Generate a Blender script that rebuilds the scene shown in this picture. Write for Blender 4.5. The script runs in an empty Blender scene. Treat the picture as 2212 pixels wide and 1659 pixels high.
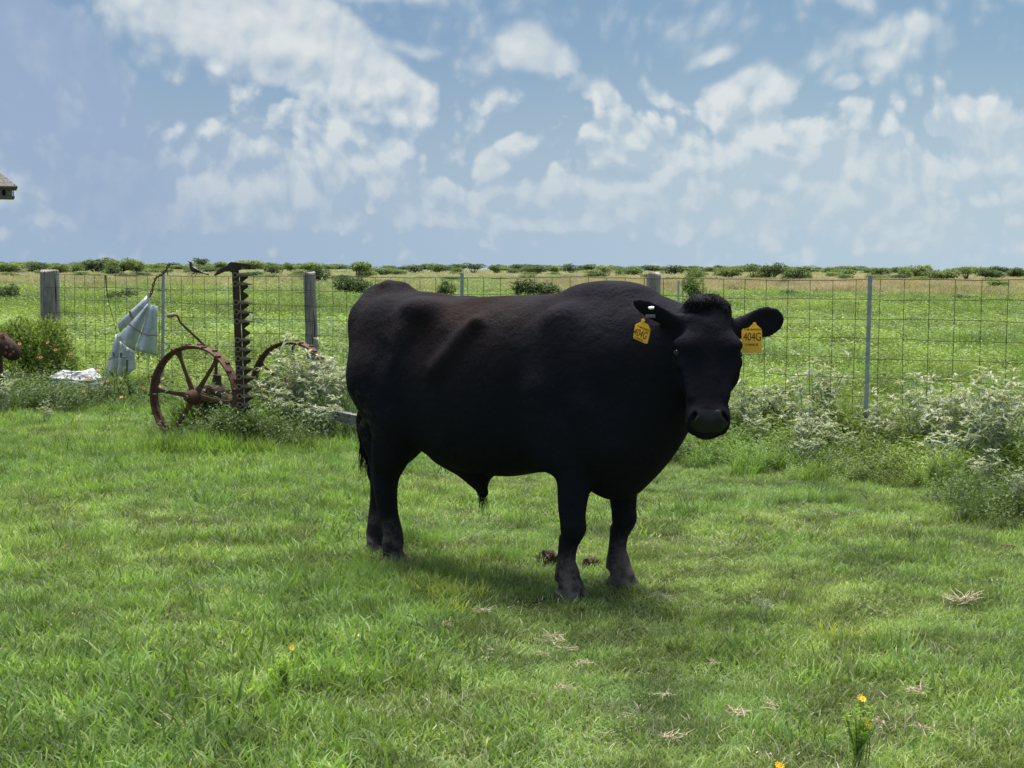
import bpy, bmesh, math, random
import numpy as np
from mathutils import Vector, Matrix, Euler

SC = bpy.context.scene
COL = SC.collection
rnd = random.Random(7)
RG = np.random.default_rng(11)

# ------------------------------------------------------------------ camera
CAM_H, FPX, CX, CY = 1.55, 3200.0, 1106.0, 829.5
cam_d = bpy.data.cameras.new("camera"); cam = bpy.data.objects.new("camera", cam_d); COL.objects.link(cam)
cam_d.sensor_width = 36.0; cam_d.lens = 36.0 * FPX / 2212.0
cam_d.clip_start = 0.05; cam_d.clip_end = 20000
CAM_M = Matrix.Translation((0, 0, CAM_H)) @ Matrix.Rotation(math.radians(90 - 4.51), 4, 'X') @ Matrix.Rotation(0.0050, 4, 'Z')
cam.matrix_world = CAM_M
SC.camera = cam

# ------------------------------------------------------------------ sun, sky, exposure
SUN_EL, SUN_AZ = math.radians(69), math.radians(-10)      # azimuth from +Y towards +X
sun_dir = Vector((math.sin(SUN_AZ) * math.cos(SUN_EL), math.cos(SUN_AZ) * math.cos(SUN_EL), math.sin(SUN_EL)))
sd = bpy.data.lights.new("sun", 'SUN'); sun = bpy.data.objects.new("sun", sd); COL.objects.link(sun)
sd.energy = 4.6; sd.angle = math.radians(50); sd.color = (1.0, 0.95, 0.87)
sun.rotation_euler = sun_dir.to_track_quat('Z', 'Y').to_euler(); sun.location = (0, 0, 30)
SC.view_settings.view_transform = 'Standard'; SC.view_settings.look = 'None'
SC.view_settings.exposure = 1.0; SC.view_settings.gamma = 1.0; SC.view_settings.use_curve_mapping = False
SC.cycles.max_bounces = 4; SC.cycles.diffuse_bounces = 2; SC.cycles.glossy_bounces = 2
SC.cycles.transmission_bounces = 4; SC.cycles.transparent_max_bounces = 8


class NT:
    """small helper round a node tree"""
    def __init__(s, tree): s.t = tree; s.n = tree.nodes; s.l = tree.links
    def new(s, typ, **kw):
        nd = s.n.new(typ)
        for k, v in kw.items():
            if k.startswith('i_'):
                key = k[2:]; key = int(key) if key.isdigit() else key.replace('_', ' ')
                s.set(nd, key, v)
            else: setattr(nd, k, v)
        return nd
    def set(s, nd, key, v):
        sock = nd.inputs[key]
        if isinstance(v, bpy.types.NodeSocket): s.l.new(v, sock)
        elif isinstance(v, bpy.types.Node): s.l.new(v.outputs[0], sock)
        else: sock.default_value = v
    def math(s, op, a, b=0.0, c=None, clamp=False):
        nd = s.n.new('ShaderNodeMath'); nd.operation = op; nd.use_clamp = clamp
        s.set(nd, 0, a); s.set(nd, 1, b)
        if c is not None: s.set(nd, 2, c)
        return nd.outputs[0]
    def mix(s, f, a, b, mode='MIX'):
        nd = s.n.new('ShaderNodeMix'); nd.data_type = 'RGBA'; nd.blend_type = mode
        s.set(nd, 0, f); s.set(nd, 6, a); s.set(nd, 7, b)
        return nd.outputs[2]
    def ramp(s, f, stops, interp='LINEAR'):
        nd = s.n.new('ShaderNodeValToRGB'); cr = nd.color_ramp; cr.interpolation = interp
        while len(cr.elements) < len(stops): cr.elements.new(0.5)
        for e, (p, c) in zip(cr.elements, stops):
            e.position = p; e.color = (c, c, c, 1) if isinstance(c, (int, float)) else (*c, 1)
        s.set(nd, 0, f); return nd.outputs[0]
    def mapr(s, v, a, b, c=0.0, d=1.0, smooth=True):
        nd = s.n.new('ShaderNodeMapRange'); nd.interpolation_type = 'SMOOTHSTEP' if smooth else 'LINEAR'
        s.set(nd, 0, v)
        for i, x in ((1, a), (2, b), (3, c), (4, d)): s.set(nd, i, x)
        return nd.outputs[0]
    def noise(s, vec, scale, detail=3.0, rough=0.5, dist=0.0, out=0, dim='3D'):
        nd = s.n.new('ShaderNodeTexNoise'); nd.noise_dimensions = dim; nd.normalize = True
        if vec is not None: s.set(nd, 'Vector', vec)
        s.set(nd, 'Scale', scale); s.set(nd, 'Detail', detail); s.set(nd, 'Roughness', rough); s.set(nd, 'Distortion', dist)
        return nd.outputs[out]


def ray(px, py):
    d = Vector(((px - CX) / FPX, -(py - CY) / FPX, -1.0))
    return CAM_M.to_3x3() @ d
def at(px, py, dist):
    """the place seen at a point of the photo, a given distance ahead"""
    r = ray(px, py); return Vector((0, 0, CAM_H)) + r * (dist / r.y)
def on_ground(px, py, z=0.0):
    r = ray(px, py); return Vector((0, 0, CAM_H)) + r * ((z - CAM_H) / r.z)
def project(p):
    q = CAM_M.inverted() @ Vector(p); return CX - FPX * q.x / q.z, CY + FPX * q.y / q.z


# ------------------------------------------------------------------ materials
MATS = {}
def material(name, color, rough=0.7, spec=0.3, metal=0.0, noise_amt=0.0, noise_scale=20.0, color2=None, bump=0.0, bump_scale=60.0, coord='Object'):
    if name in MATS: return MATS[name]
    m = bpy.data.materials.new(name); m.use_nodes = True; nt = NT(m.node_tree)
    b = m.node_tree.nodes['Principled BSDF']
    tc = nt.new('ShaderNodeTexCoord')
    b.inputs['Roughness'].default_value = rough; b.inputs['Metallic'].default_value = metal
    b.inputs['Specular IOR Level'].default_value = spec
    if color2 is not None:
        f = nt.mapr(nt.noise(tc.outputs[coord], noise_scale, 5, 0.6), 0.5 - 0.25, 0.5 + 0.25)
        nt.set(b, 'Base Color', nt.mix(f, (*color, 1), (*color2, 1)))
    else: b.inputs['Base Color'].default_value = (*color, 1)
    if bump > 0:
        bp = nt.new('ShaderNodeBump'); bp.inputs['Strength'].default_value = 1.0; bp.inputs['Distance'].default_value = bump
        nt.set(bp, 'Height', nt.noise(tc.outputs[coord], bump_scale, 6, 0.65)); nt.set(b, 'Normal', bp.outputs[0])
    MATS[name] = m
    return m


# ------------------------------------------------------------------ object helpers
def tag(o, label=None, cat=None, group=None, kind=None):
    if label: o['label'] = label
    if cat: o['category'] = cat
    if group: o['group'] = group
    if kind: o['kind'] = kind
    return o
def empty(name, loc=(0, 0, 0), rz=0.0):
    o = bpy.data.objects.new(name, None); COL.objects.link(o); o.location = loc; o.rotation_euler = (0, 0, rz); o.empty_display_size = 0.1
    return o
def link_mesh(name, me, mat=None, parent=None):
    o = bpy.data.objects.new(name, me); COL.objects.link(o)
    if mat is not None and not me.materials: me.materials.append(mat)
    if parent is not None: o.parent = parent
    return o
def np_mesh(name, v, f, smooth=False, mat_index=None):
    """mesh from an array of points and an array (or list) of triangles / quads"""
    me = bpy.data.meshes.new(name)
    v = np.asarray(v, dtype=np.float32)
    if isinstance(f, np.ndarray):
        n, k = f.shape
        me.vertices.add(len(v)); me.vertices.foreach_set('co', v.ravel())
        me.loops.add(n * k); me.loops.foreach_set('vertex_index', f.astype(np.int32).ravel())
        me.polygons.add(n); me.polygons.foreach_set('loop_start', np.arange(0, n * k, k, dtype=np.int32))
        me.update(calc_edges=True)
    else:
        me.from_pydata([tuple(map(float, p)) for p in v], [], f); me.update()
    if smooth: me.polygons.foreach_set('use_smooth', [True] * len(me.polygons))
    if mat_index is not None: me.polygons.foreach_set('material_index', np.asarray(mat_index, dtype=np.int32))
    me.validate()
    return me
class MB:
    """collects simple solids and links them as ONE mesh"""
    def __init__(s): s.v = []; s.f = []
    def add(s, vs, fs):
        o = len(s.v); s.v += [tuple(p) for p in vs]; s.f += [tuple(i + o for i in q) for q in fs]
    def box(s, c, size, M=None):
        c = Vector(c); hx, hy, hz = size[0] / 2, size[1] / 2, size[2] / 2
        vs = [Vector((x * hx, y * hy, z * hz)) for x in (-1, 1) for y in (-1, 1) for z in (-1, 1)]
        if M is not None: vs = [M @ p for p in vs]
        s.add([p + c for p in vs], [(0, 1, 3, 2), (4, 6, 7, 5), (0, 4, 5, 1), (2, 3, 7, 6), (0, 2, 6, 4), (1, 5, 7, 3)])
    def tube(s, pts, r, n=6, cap=True, flat=1.0):
        pts = [Vector(p) for p in pts]; k = len(pts); rs = r if isinstance(r, (list, tuple)) else [r] * k
        vs, fs = [], []; up = None
        for i, p in enumerate(pts):
            d = (pts[min(i + 1, k - 1)] - pts[max(i - 1, 0)]).normalized()
            if up is None: up = d.orthogonal().normalized()
            up = (up - d * up.dot(d)); up = up.normalized() if up.length > 1e-6 else d.orthogonal().normalized()
            w = d.cross(up)
            for j in range(n):
                a = 2 * math.pi * j / n
                vs.append(p + (up * math.cos(a) + w * math.sin(a) * flat) * rs[i])
        for i in range(k - 1):
            for j in range(n):
                fs.append((i * n + j, i * n + (j + 1) % n, (i + 1) * n + (j + 1) % n, (i + 1) * n + j))
        if cap: fs.append(tuple(reversed(range(n)))); fs.append(tuple((k - 1) * n + j for j in range(n)))
        s.add(vs, fs)
    def prism(s, poly, d, o=(0, 0, 0), ax=None, ay=None):
        """flat outline given thickness: poly in (ax, ay), pushed along their cross product, centred"""
        ax = Vector(ax or (1, 0, 0)); ay = Vector(ay or (0, 0, 1)); az = ax.cross(ay).normalized(); o = Vector(o); n = len(poly)
        vs = [o + ax * x + ay * y + az * (d / 2) for x, y in poly] + [o + ax * x + ay * y - az * (d / 2) for x, y in poly]
        fs = [tuple(range(n)), tuple(range(2 * n - 1, n - 1, -1))] + [(i, i + n, (i + 1) % n + n, (i + 1) % n) for i in range(n)]
        s.add(vs, fs)
    def mesh(s, name, smooth=False):
        me = bpy.data.meshes.new(name); me.from_pydata([tuple(p) for p in s.v], [], s.f); me.update()
        if smooth: me.polygons.foreach_set('use_smooth', [True] * len(me.polygons))
        return me
    def build(s, name, mat, parent=None, smooth=False):
        me = s.mesh(name, smooth); me.materials.append(mat); return link_mesh(name, me, None, parent)
def copy_tree(o, parent=None):
    c = o.copy(); COL.objects.link(c)
    if parent is not None: c.parent = parent
    for ch in [x for x in o.children]: copy_tree(ch, c)
    return c

# ------------------------------------------------------------------ world: sky with clouds
w = bpy.data.worlds.new("World"); SC.world = w; w.use_nodes = True
wt = NT(w.node_tree)
for n_ in list(w.node_tree.nodes): w.node_tree.nodes.remove(n_)
sky = wt.new('ShaderNodeTexSky', sky_type='NISHITA', sun_disc=False, sun_elevation=SUN_EL, sun_rotation=SUN_AZ,
             altitude=10, air_density=1.0, dust_density=1.6, ozone_density=1.2)
tc = wt.new('ShaderNodeTexCoord'); sx = wt.new('ShaderNodeSeparateXYZ', i_0=tc.outputs['Generated'])
az = wt.math('ARCTAN2', sx.outputs[0], sx.outputs[1])
el = wt.math('ARCSINE', sx.outputs[2])
cu = wt.math('MULTIPLY', az, 3.2); cw = wt.math('MULTIPLY', el, 3.2)
P0 = wt.new('ShaderNodeCombineXYZ', i_0=cu, i_1=cw, i_2=0.0).outputs[0]
def vmath(op, a, b=None, scale=None):
    nd = wt.n.new('ShaderNodeVectorMath'); nd.operation = op; wt.set(nd, 0, a)
    if b is not None: wt.set(nd, 1, b)
    if scale is not None: nd.inputs['Scale'].default_value = scale
    return nd.outputs[0]
def warp(P, scale, amt, detail=2):
    c = wt.noise(P, scale, detail, 0.55, out=1, dim='2D')
    return vmath('ADD', P, vmath('SCALE', vmath('SUBTRACT', c, (0.5, 0.5, 0.5)), scale=amt))
PW = warp(warp(P0, 2.2, 0.12, 1), 8.0, 0.026, 3)
# cloud masses: photo position (x, y), half sizes, tilt in degrees, strength
CLOUDS = [
    (500, 75, 330, 130, -14, 1.5), (700, 150, 330, 115, -24, 1.7), (840, 205, 160, 75, -15, 1.5), (760, -10, 260, 60, 5, 1.0), (330, -10, 330, 70, -12, 0.65),
    (655, 285, 70, 50, -20, 1.7), (755, 325, 150, 75, -20, 1.75), (640, 390, 230, 100, -25, 1.2), (470, 400, 200, 100, -25, 0.8), (820, 400, 190, 90, -30, 0.85),
    (230, 370, 210, 105, -28, 0.75), (380, 300, 90, 50, -35, 0.6), (60, 420, 180, 80, -10, 0.5), (980, 430, 210, 75, 0, 0.8), (560, 460, 420, 45, 0, 0.75),
    (1140, 125, 110, 62, -12, 1.05), (1260, 185, 110, 45, -10, 0.75), (885, 130, 110, 32, 0, 0.7), (1540, 130, 62, 26, 0, 0.65), (100, 170, 210, 160, 0, 0.35),
    (1440, 190, 95, 38, -30, 0.85), (1600, 215, 150, 70, 5, 1.25), (1650, 280, 80, 110, -5, 0.8), (1790, 45, 80, 36, -10, 0.6), (1835, 130, 75, 38, 5, 0.7),
    (1935, 115, 110, 48, -15, 0.6), (1860, 165, 220, 55, 0, 0.45), (1803, 205, 45, 28, 0, 0.8), (2110, -5, 180, 60, 5, 1.3), (2210, 225, 40, 50, 0, 1.1),
    (1310, 300, 90, 80, -35, 0.9), (1450, 340, 200, 85, -5, 0.95), (1120, 330, 170, 100, 0, 0.55), (1700, 370, 300, 90, -5, 1.0), (1985, 295, 75, 32, -5, 0.95),
    (2065, 285, 100, 75, -10, 1.1), (2160, 340, 140, 100, -15, 1.05), (1920, 380, 330, 90, 0, 0.85), (1300, 430, 380, 85, 0, 0.85), (1820, 262, 45, 42, 0, 0.75),
    (1650, 450, 620, 75, 0, 0.8), (1950, 500, 500, 80, 0, 0.6), (1200, 485, 500, 40, 0, 0.6), (1900, 420, 420, 60, 0, 0.5),
]
dens = None
for (px, py, rx, ry, rot, st) in CLOUDS:
    mp = wt.new('ShaderNodeMapping', vector_type='TEXTURE')
    wt.set(mp, 0, PW)
    mp.inputs['Location'].default_value = ((px - CX) / 1000, (578 - py) / 1000, 0)
    mp.inputs['Rotation'].default_value = (0, 0, math.radians(rot)); mp.inputs['Scale'].default_value = (rx / 1000, ry / 1000, 1)
    gr = wt.new('ShaderNodeTexGradient', gradient_type='SPHERICAL', i_0=mp.outputs[0])
    g_ = wt.math('MULTIPLY', gr.outputs[1], st)
    dens = g_ if dens is None else wt.math('SMOOTH_MAX', dens, g_, 0.15)
# beyond the frame the same kind of cloud goes on
far_n = wt.noise(P0, 1.1, 3, 0.55, dim='2D')
outf = wt.math('MULTIPLY', wt.mapr(far_n, 0.48, 0.72), wt.math('MAXIMUM', wt.mapr(wt.math('ABSOLUTE', cu), 1.15, 1.5), wt.mapr(cw, 0.62, 0.85)))
dens = wt.math('MAXIMUM', dens, wt.math('MULTIPLY', outf, 0.9))
def billow(P):
    a = wt.noise(P, 6.0, 7, 0.58, dim='2D')
    v = wt.new('ShaderNodeTexVoronoi', voronoi_dimensions='2D', feature='F1'); wt.set(v, 'Vector', P); v.inputs['Scale'].default_value = 15.0
    v2 = wt.new('ShaderNodeTexVoronoi', voronoi_dimensions='2D', feature='F1'); wt.set(v2, 'Vector', P); v2.inputs['Scale'].default_value = 31.0
    b_ = wt.math('ADD', wt.math('MULTIPLY', wt.math('SUBTRACT', 0.5, v.outputs['Distance']), 0.40), wt.math('MULTIPLY', wt.math('SUBTRACT', 0.5, v2.outputs['Distance']), 0.20))
    return wt.math('ADD', a, b_)
n1 = billow(PW); n2 = billow(vmath('ADD', PW, (-0.014, 0.030, 0.0)))
band = wt.math('MULTIPLY', wt.math('MULTIPLY', wt.mapr(cw, 0.06, 0.16), wt.mapr(cw, 0.46, 0.22)), wt.mapr(cu, -1.2, 0.4, 0.12, 0.36))
dens = wt.math('SMOOTH_MAX', dens, band, 0.2)
cover = wt.math('ADD', dens, wt.math('MULTIPLY', wt.math('SUBTRACT', n1, 0.55), wt.mapr(cw, 0.46, 0.32, 0.66, 0.95)))
alpha = wt.mapr(cover, wt.mapr(cw, 0.46, 0.32, 0.02, 0.17), wt.mapr(cw, 0.46, 0.32, 0.58, 0.38))
lit = wt.math('ADD', wt.mapr(cw, 0.46, 0.32, 0.55, 0.36), wt.math('MULTIPLY', wt.math('SUBTRACT', n1, n2), wt.mapr(cw, 0.46, 0.28, 0.9, 3.0)))
lit = wt.math('ADD', lit, wt.math('MULTIPLY', wt.math('SUBTRACT', cover, 0.60), 0.30), clamp=True)
low = wt.mapr(cw, 0.05, 0.40)                                   # clouds near the horizon are veiled
lit = wt.math('MULTIPLY', lit, wt.math('ADD', 0.30, wt.math('MULTIPLY', low, 0.70)))
SKYS = 0.05; EXPO = 2.0
def disp(r, g, b):     # a colour as it should look in the picture -> radiance before strength and exposure
    f = lambda c: (((c / 255 + 0.055) / 1.055) ** 2.4) / EXPO / SKYS
    return (f(r), f(g), f(b), 1)
hsv = wt.new('ShaderNodeHueSaturation'); wt.set(hsv, 'Color', sky.outputs[0]); hsv.inputs['Saturation'].default_value = 1.75; hsv.inputs['Value'].default_value = 0.60
veil_c = wt.mix(wt.mapr(cu, -1.0, 1.1), disp(160, 184, 211), disp(185, 207, 222))
veil_c = wt.mix(wt.mapr(cw, 0.12, 0.5), veil_c, wt.mix(wt.mapr(cu, -0.6, 1.1), disp(156, 182, 213), disp(168, 198, 222)))
veil_a = wt.math('ADD', 0.50, wt.math('MULTIPLY', wt.mapr(cw, 0.62, 0.0), 0.44))
bg = wt.mix(veil_a, hsv.outputs[0], veil_c)
c_sh = wt.mix(wt.mapr(cu, -1.1, 0.9), disp(160, 181, 204), disp(184, 202, 215))
c_col = wt.mix(lit, c_sh, disp(226, 231, 230))
outc = wt.mix(wt.math('MULTIPLY', alpha, 0.90), bg, c_col)
# the large blue grey cloud of the upper corner
gm2 = wt.new('ShaderNodeMapping', vector_type='TEXTURE'); wt.set(gm2, 0, PW); gm2.inputs['Location'].default_value = ((20 - CX) / 1000, (578 - 170) / 1000, 0); gm2.inputs['Rotation'].default_value = (0, 0, math.radians(-38)); gm2.inputs['Scale'].default_value = (0.62, 0.24, 1)
gg = wt.new('ShaderNodeTexGradient', gradient_type='SPHERICAL', i_0=gm2.outputs[0])
ga = wt.mapr(wt.math('ADD', gg.outputs[1], wt.math('MULTIPLY', wt.math('SUBTRACT', n1, 0.55), 0.30)), 0.10, 0.42)
outc = wt.mix(wt.math('MULTIPLY', ga, 0.80), outc, disp(153, 174, 203))
bgn = wt.new('ShaderNodeBackground'); wt.set(bgn, 0, outc); bgn.inputs[1].default_value = SKYS
wo = wt.new('ShaderNodeOutputWorld'); wt.l.new(bgn.outputs[0], wo.inputs[0])
w.cycles.sampling_method = 'MANUAL'; w.cycles.sample_map_resolution = 512
# ================================================================== BULL
# local frame: x forward, y to the bull's left, z up; origin on the ground between the fore hooves
B_O = Vector((0.405, 6.98, 0)); B_F = Vector((0.805, -0.593, 0)); B_L = Vector((0.593, 0.805, 0))
B_M = Matrix(((B_F.x, B_L.x, 0, B_O.x), (B_F.y, B_L.y, 0, B_O.y), (0, 0, 1, 0), (0, 0, 0, 1)))
B_I = B_M.inverted()
def bl(px, py, dist): return B_I @ at(px, py, dist)          # a photo point at a distance, in the bull's frame

class Field:
    def __init__(s, lo, hi, h):
        s.lo = np.array(lo, np.float32); s.h = h
        s.n = np.ceil((np.array(hi) - lo) / h).astype(int) + 1
        s.ax = [s.lo[i] + h * np.arange(s.n[i], dtype=np.float32) for i in range(3)]
        s.d = np.full(s.n, 1.0, np.float32)
    def region(s, lo, hi):
        a = np.clip(np.floor((np.array(lo) - s.lo) / s.h).astype(int), 0, s.n - 1)
        b = np.clip(np.ceil((np.array(hi) - s.lo) / s.h).astype(int) + 1, 1, s.n)
        sl = tuple(slice(a[i], b[i]) for i in range(3))
        X = s.ax[0][sl[0]][:, None, None]; Y = s.ax[1][sl[1]][None, :, None]; Z = s.ax[2][sl[2]][None, None, :]
        return sl, X, Y, Z
    def add(s, sl, d, k):
        a = s.d[sl]
        h = np.maximum(k - np.abs(a - d), 0) / k
        s.d[sl] = np.minimum(a, d) - h * h * k * 0.25
    def cut(s, sl, d, k):
        a = s.d[sl]; d = -d
        h = np.maximum(k - np.abs(a - d), 0) / k
        s.d[sl] = np.maximum(a, d) + h * h * k * 0.25
    def ell(s, c, r, k=0.05, M=None, cut=False):
        c = np.array(c, float); R = max(r) + k + 0.02
        sl, X, Y, Z = s.region(c - R, c + R)
        x, y, z = X - c[0], Y - c[1], Z - c[2]
        if M is not None:
            x, y, z = (M[0][0] * x + M[0][1] * y + M[0][2] * z, M[1][0] * x + M[1][1] * y + M[1][2] * z, M[2][0] * x + M[2][1] * y + M[2][2] * z)
        q = np.sqrt((x / r[0]) ** 2 + (y / r[1]) ** 2 + (z / r[2]) ** 2)
        q2 = np.sqrt((x / r[0] ** 2) ** 2 + (y / r[1] ** 2) ** 2 + (z / r[2] ** 2) ** 2) + 1e-6
        d = (q * (q - 1) / q2).astype(np.float32)
        (s.cut if cut else s.add)(sl, d, k)
    def cone(s, a, b, ra, rb, k=0.04, cut=False):
        a = np.array(a, float); b = np.array(b, float); R = max(ra, rb) + k + 0.02
        sl, X, Y, Z = s.region(np.minimum(a, b) - R, np.maximum(a, b) + R)
        ab = b - a; L = float(ab @ ab) + 1e-9
        t = np.clip(((X - a[0]) * ab[0] + (Y - a[1]) * ab[1] + (Z - a[2]) * ab[2]) / L, 0, 1)
        t2 = t * t * (3 - 2 * t) * 0.5 + t * 0.5
        d = np.sqrt((X - a[0] - t * ab[0]) ** 2 + (Y - a[1] - t * ab[1]) ** 2 + (Z - a[2] - t * ab[2]) ** 2) - (ra + (rb - ra) * t2)
        (s.cut if cut else s.add)(sl, d.astype(np.float32), k)
    def chain(s, pts, k=0.03):
        """one smooth limb through several points, joined to the rest with blend k"""
        P = np.array([p for p, _ in pts], float); Rr = np.array([q for _, q in pts], float)
        tt = np.arange(len(P)); fine = np.linspace(0, len(P) - 1, (len(P) - 1) * 12 + 1); i = np.clip(fine.astype(int), 0, len(P) - 2); f = (fine - i)
        V4 = np.concatenate([P, Rr[:, None]], 1); m = np.gradient(V4, axis=0); a, b = V4[i], V4[i + 1]; f = f[:, None]
        C = (2*f**3-3*f**2+1)*a + (f**3-2*f**2+f)*m[i] + (-2*f**3+3*f**2)*b + (f**3-f**2)*m[i+1]
        R0 = Rr.max() + k + 0.02; sl, X, Y, Z = s.region(C[:, :3].min(0) - R0, C[:, :3].max(0) + R0)
        best = None
        for u, v in zip(C, C[1:]):
            ab = v[:3] - u[:3]; L = float(ab @ ab) + 1e-9
            t = np.clip(((X - u[0]) * ab[0] + (Y - u[1]) * ab[1] + (Z - u[2]) * ab[2]) / L, 0, 1)
            d = np.sqrt((X - u[0] - t * ab[0]) ** 2 + (Y - u[1] - t * ab[1]) ** 2 + (Z - u[2] - t * ab[2]) ** 2) - (u[3] + (v[3] - u[3]) * t)
            best = d if best is None else np.minimum(best, d)
        s.add(sl, best.astype(np.float32), k)
    def loft(s, o, T, U, V, knots, w, vf, vb, ex=2.2, k=0.05, taper=0.0):
        """body of varying section: along T (knots), half width w along U, from vb to vf along V"""
        o = np.array(o, float); T, U, V = (np.array(q, float) for q in (T, U, V))
        L0, L1 = knots[0], knots[-1]
        P = []
        for t_ in (L0, L1):
            for a in (-1, 1):
                for v_ in (min(vb), max(vf)): P.append(o + T * t_ + U * a * max(w) + V * v_)
        P = np.array(P); sl, X, Y, Z = s.region(P.min(0) - k - 0.02, P.max(0) + k + 0.02)
        x, y, z = X - o[0], Y - o[1], Z - o[2]
        t = x * T[0] + y * T[1] + z * T[2]; u = x * U[0] + y * U[1] + z * U[2]; v = x * V[0] + y * V[1] + z * V[2]
        tt = np.clip(t, L0, L1)
        kn = np.linspace(L0, L1, 200)
        def sp(vals):
            # smooth (monotone-ish) interpolation through the knots
            vals = np.array(vals, float); kk = np.array(knots, float)
            m = np.gradient(vals, kk); i = np.clip(np.searchsorted(kk, kn) - 1, 0, len(kk) - 2)
            hh = kk[i + 1] - kk[i]; q = (kn - kk[i]) / hh
            r_ = (2*q**3-3*q**2+1)*vals[i] + (q**3-2*q**2+q)*hh*m[i] + (-2*q**3+3*q**2)*vals[i+1] + (q**3-q**2)*hh*m[i+1]
            return np.interp(tt, kn, r_).astype(np.float32)
        W, F, Bk = sp(w), sp(vf), sp(vb)
        W = np.maximum(W, 0.004); H = np.maximum((F - Bk) / 2, 0.004); C = (F + Bk) / 2
        if taper: W = W * (1 - taper * np.clip((F - v) / (2 * H), 0, 1))
        q = (np.abs(u / W) ** ex + np.abs((v - C) / H) ** ex) ** (1 / ex)
        d = (q - 1) * np.minimum(W, H)
        d = np.where(t < L0, np.maximum(d, 0) + (L0 - t), np.where(t > L1, np.maximum(d, 0) + (t - L1), d))
        s.add(sl, d.astype(np.float32), k)
    def nets(s):
        """naive surface nets"""
        d = s.d; nx, ny, nz = d.shape
        ins = d < 0
        c = [d[a:nx-1+a, b:ny-1+b, e:nz-1+e] for a in (0, 1) for b in (0, 1) for e in (0, 1)]
        si = sum(q.astype(np.int8) for q in [ins[a:nx-1+a, b:ny-1+b, e:nz-1+e] for a in (0, 1) for b in (0, 1) for e in (0, 1)])
        act = (si > 0) & (si < 8)
        idx = np.argwhere(act)
        cv = np.stack([q[act] for q in c], 1)                         # corner values
        co = np.array([(a, b, e) for a in (0, 1) for b in (0, 1) for e in (0, 1)], float)
        acc = np.zeros((len(idx), 3)); cnt = np.zeros(len(idx))
        for i in range(8):
            for j in range(i + 1, 8):
                if np.abs(co[i] - co[j]).sum() != 1: continue
                m = (cv[:, i] < 0) != (cv[:, j] < 0)
                t = cv[m, i] / (cv[m, i] - cv[m, j])
                acc[m] += co[i] + (co[j] - co[i]) * t[:, None]; cnt[m] += 1
        v = s.lo + s.h * (idx + acc / cnt[:, None])
        vid = np.full(act.shape, -1, np.int64); vid[act] = np.arange(len(idx))
        faces = []
        for ax in range(3):
            a_ = [slice(None)] * 3; b_ = [slice(None)] * 3; a_[ax] = slice(0, -1); b_[ax] = slice(1, None)
            cr = ins[tuple(a_)] != ins[tuple(b_)]
            e = np.argwhere(cr); o1, o2 = [(1, 2), (2, 0), (0, 1)][ax]
            ok = (e[:, o1] > 0) & (e[:, o2] > 0) & (e[:, o1] < d.shape[o1] - 1) & (e[:, o2] < d.shape[o2] - 1); e = e[ok]
            def g(da, db):
                q = e.copy(); q[:, o1] -= da; q[:, o2] -= db
                return vid[q[:, 0], q[:, 1], q[:, 2]]
            quad = np.stack([g(1, 1), g(0, 1), g(0, 0), g(1, 0)], 1)
            flip = ~ins[e[:, 0], e[:, 1], e[:, 2]]
            quad[flip] = quad[flip][:, ::-1]
            faces.append(quad)
        return v, np.concatenate(faces)

# head frame
HP = np.array((0.632, -0.091, 1.415))                                  # poll
_h = np.array((0.60, -0.80, 0.0)); _h /= np.linalg.norm(_h)
H_A = _h * 0.34 + np.array((0, 0, -0.94)) + np.array((-0.8, -0.6, 0)) * 0.02; H_A /= np.linalg.norm(H_A)   # poll -> muzzle
H_N = _h * 0.94 + np.array((0, 0, 0.34)); H_N /= np.linalg.norm(H_N)    # forehead normal
H_U = np.cross(H_A, H_N); H_U /= np.linalg.norm(H_U)                    # lateral
if (B_M.to_3x3() @ Vector(H_U)).x < 0: H_U = -H_U                        # towards the right of the picture
def hp(t, u, v): return HP + H_A * t + H_U * u + H_N * v

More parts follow.
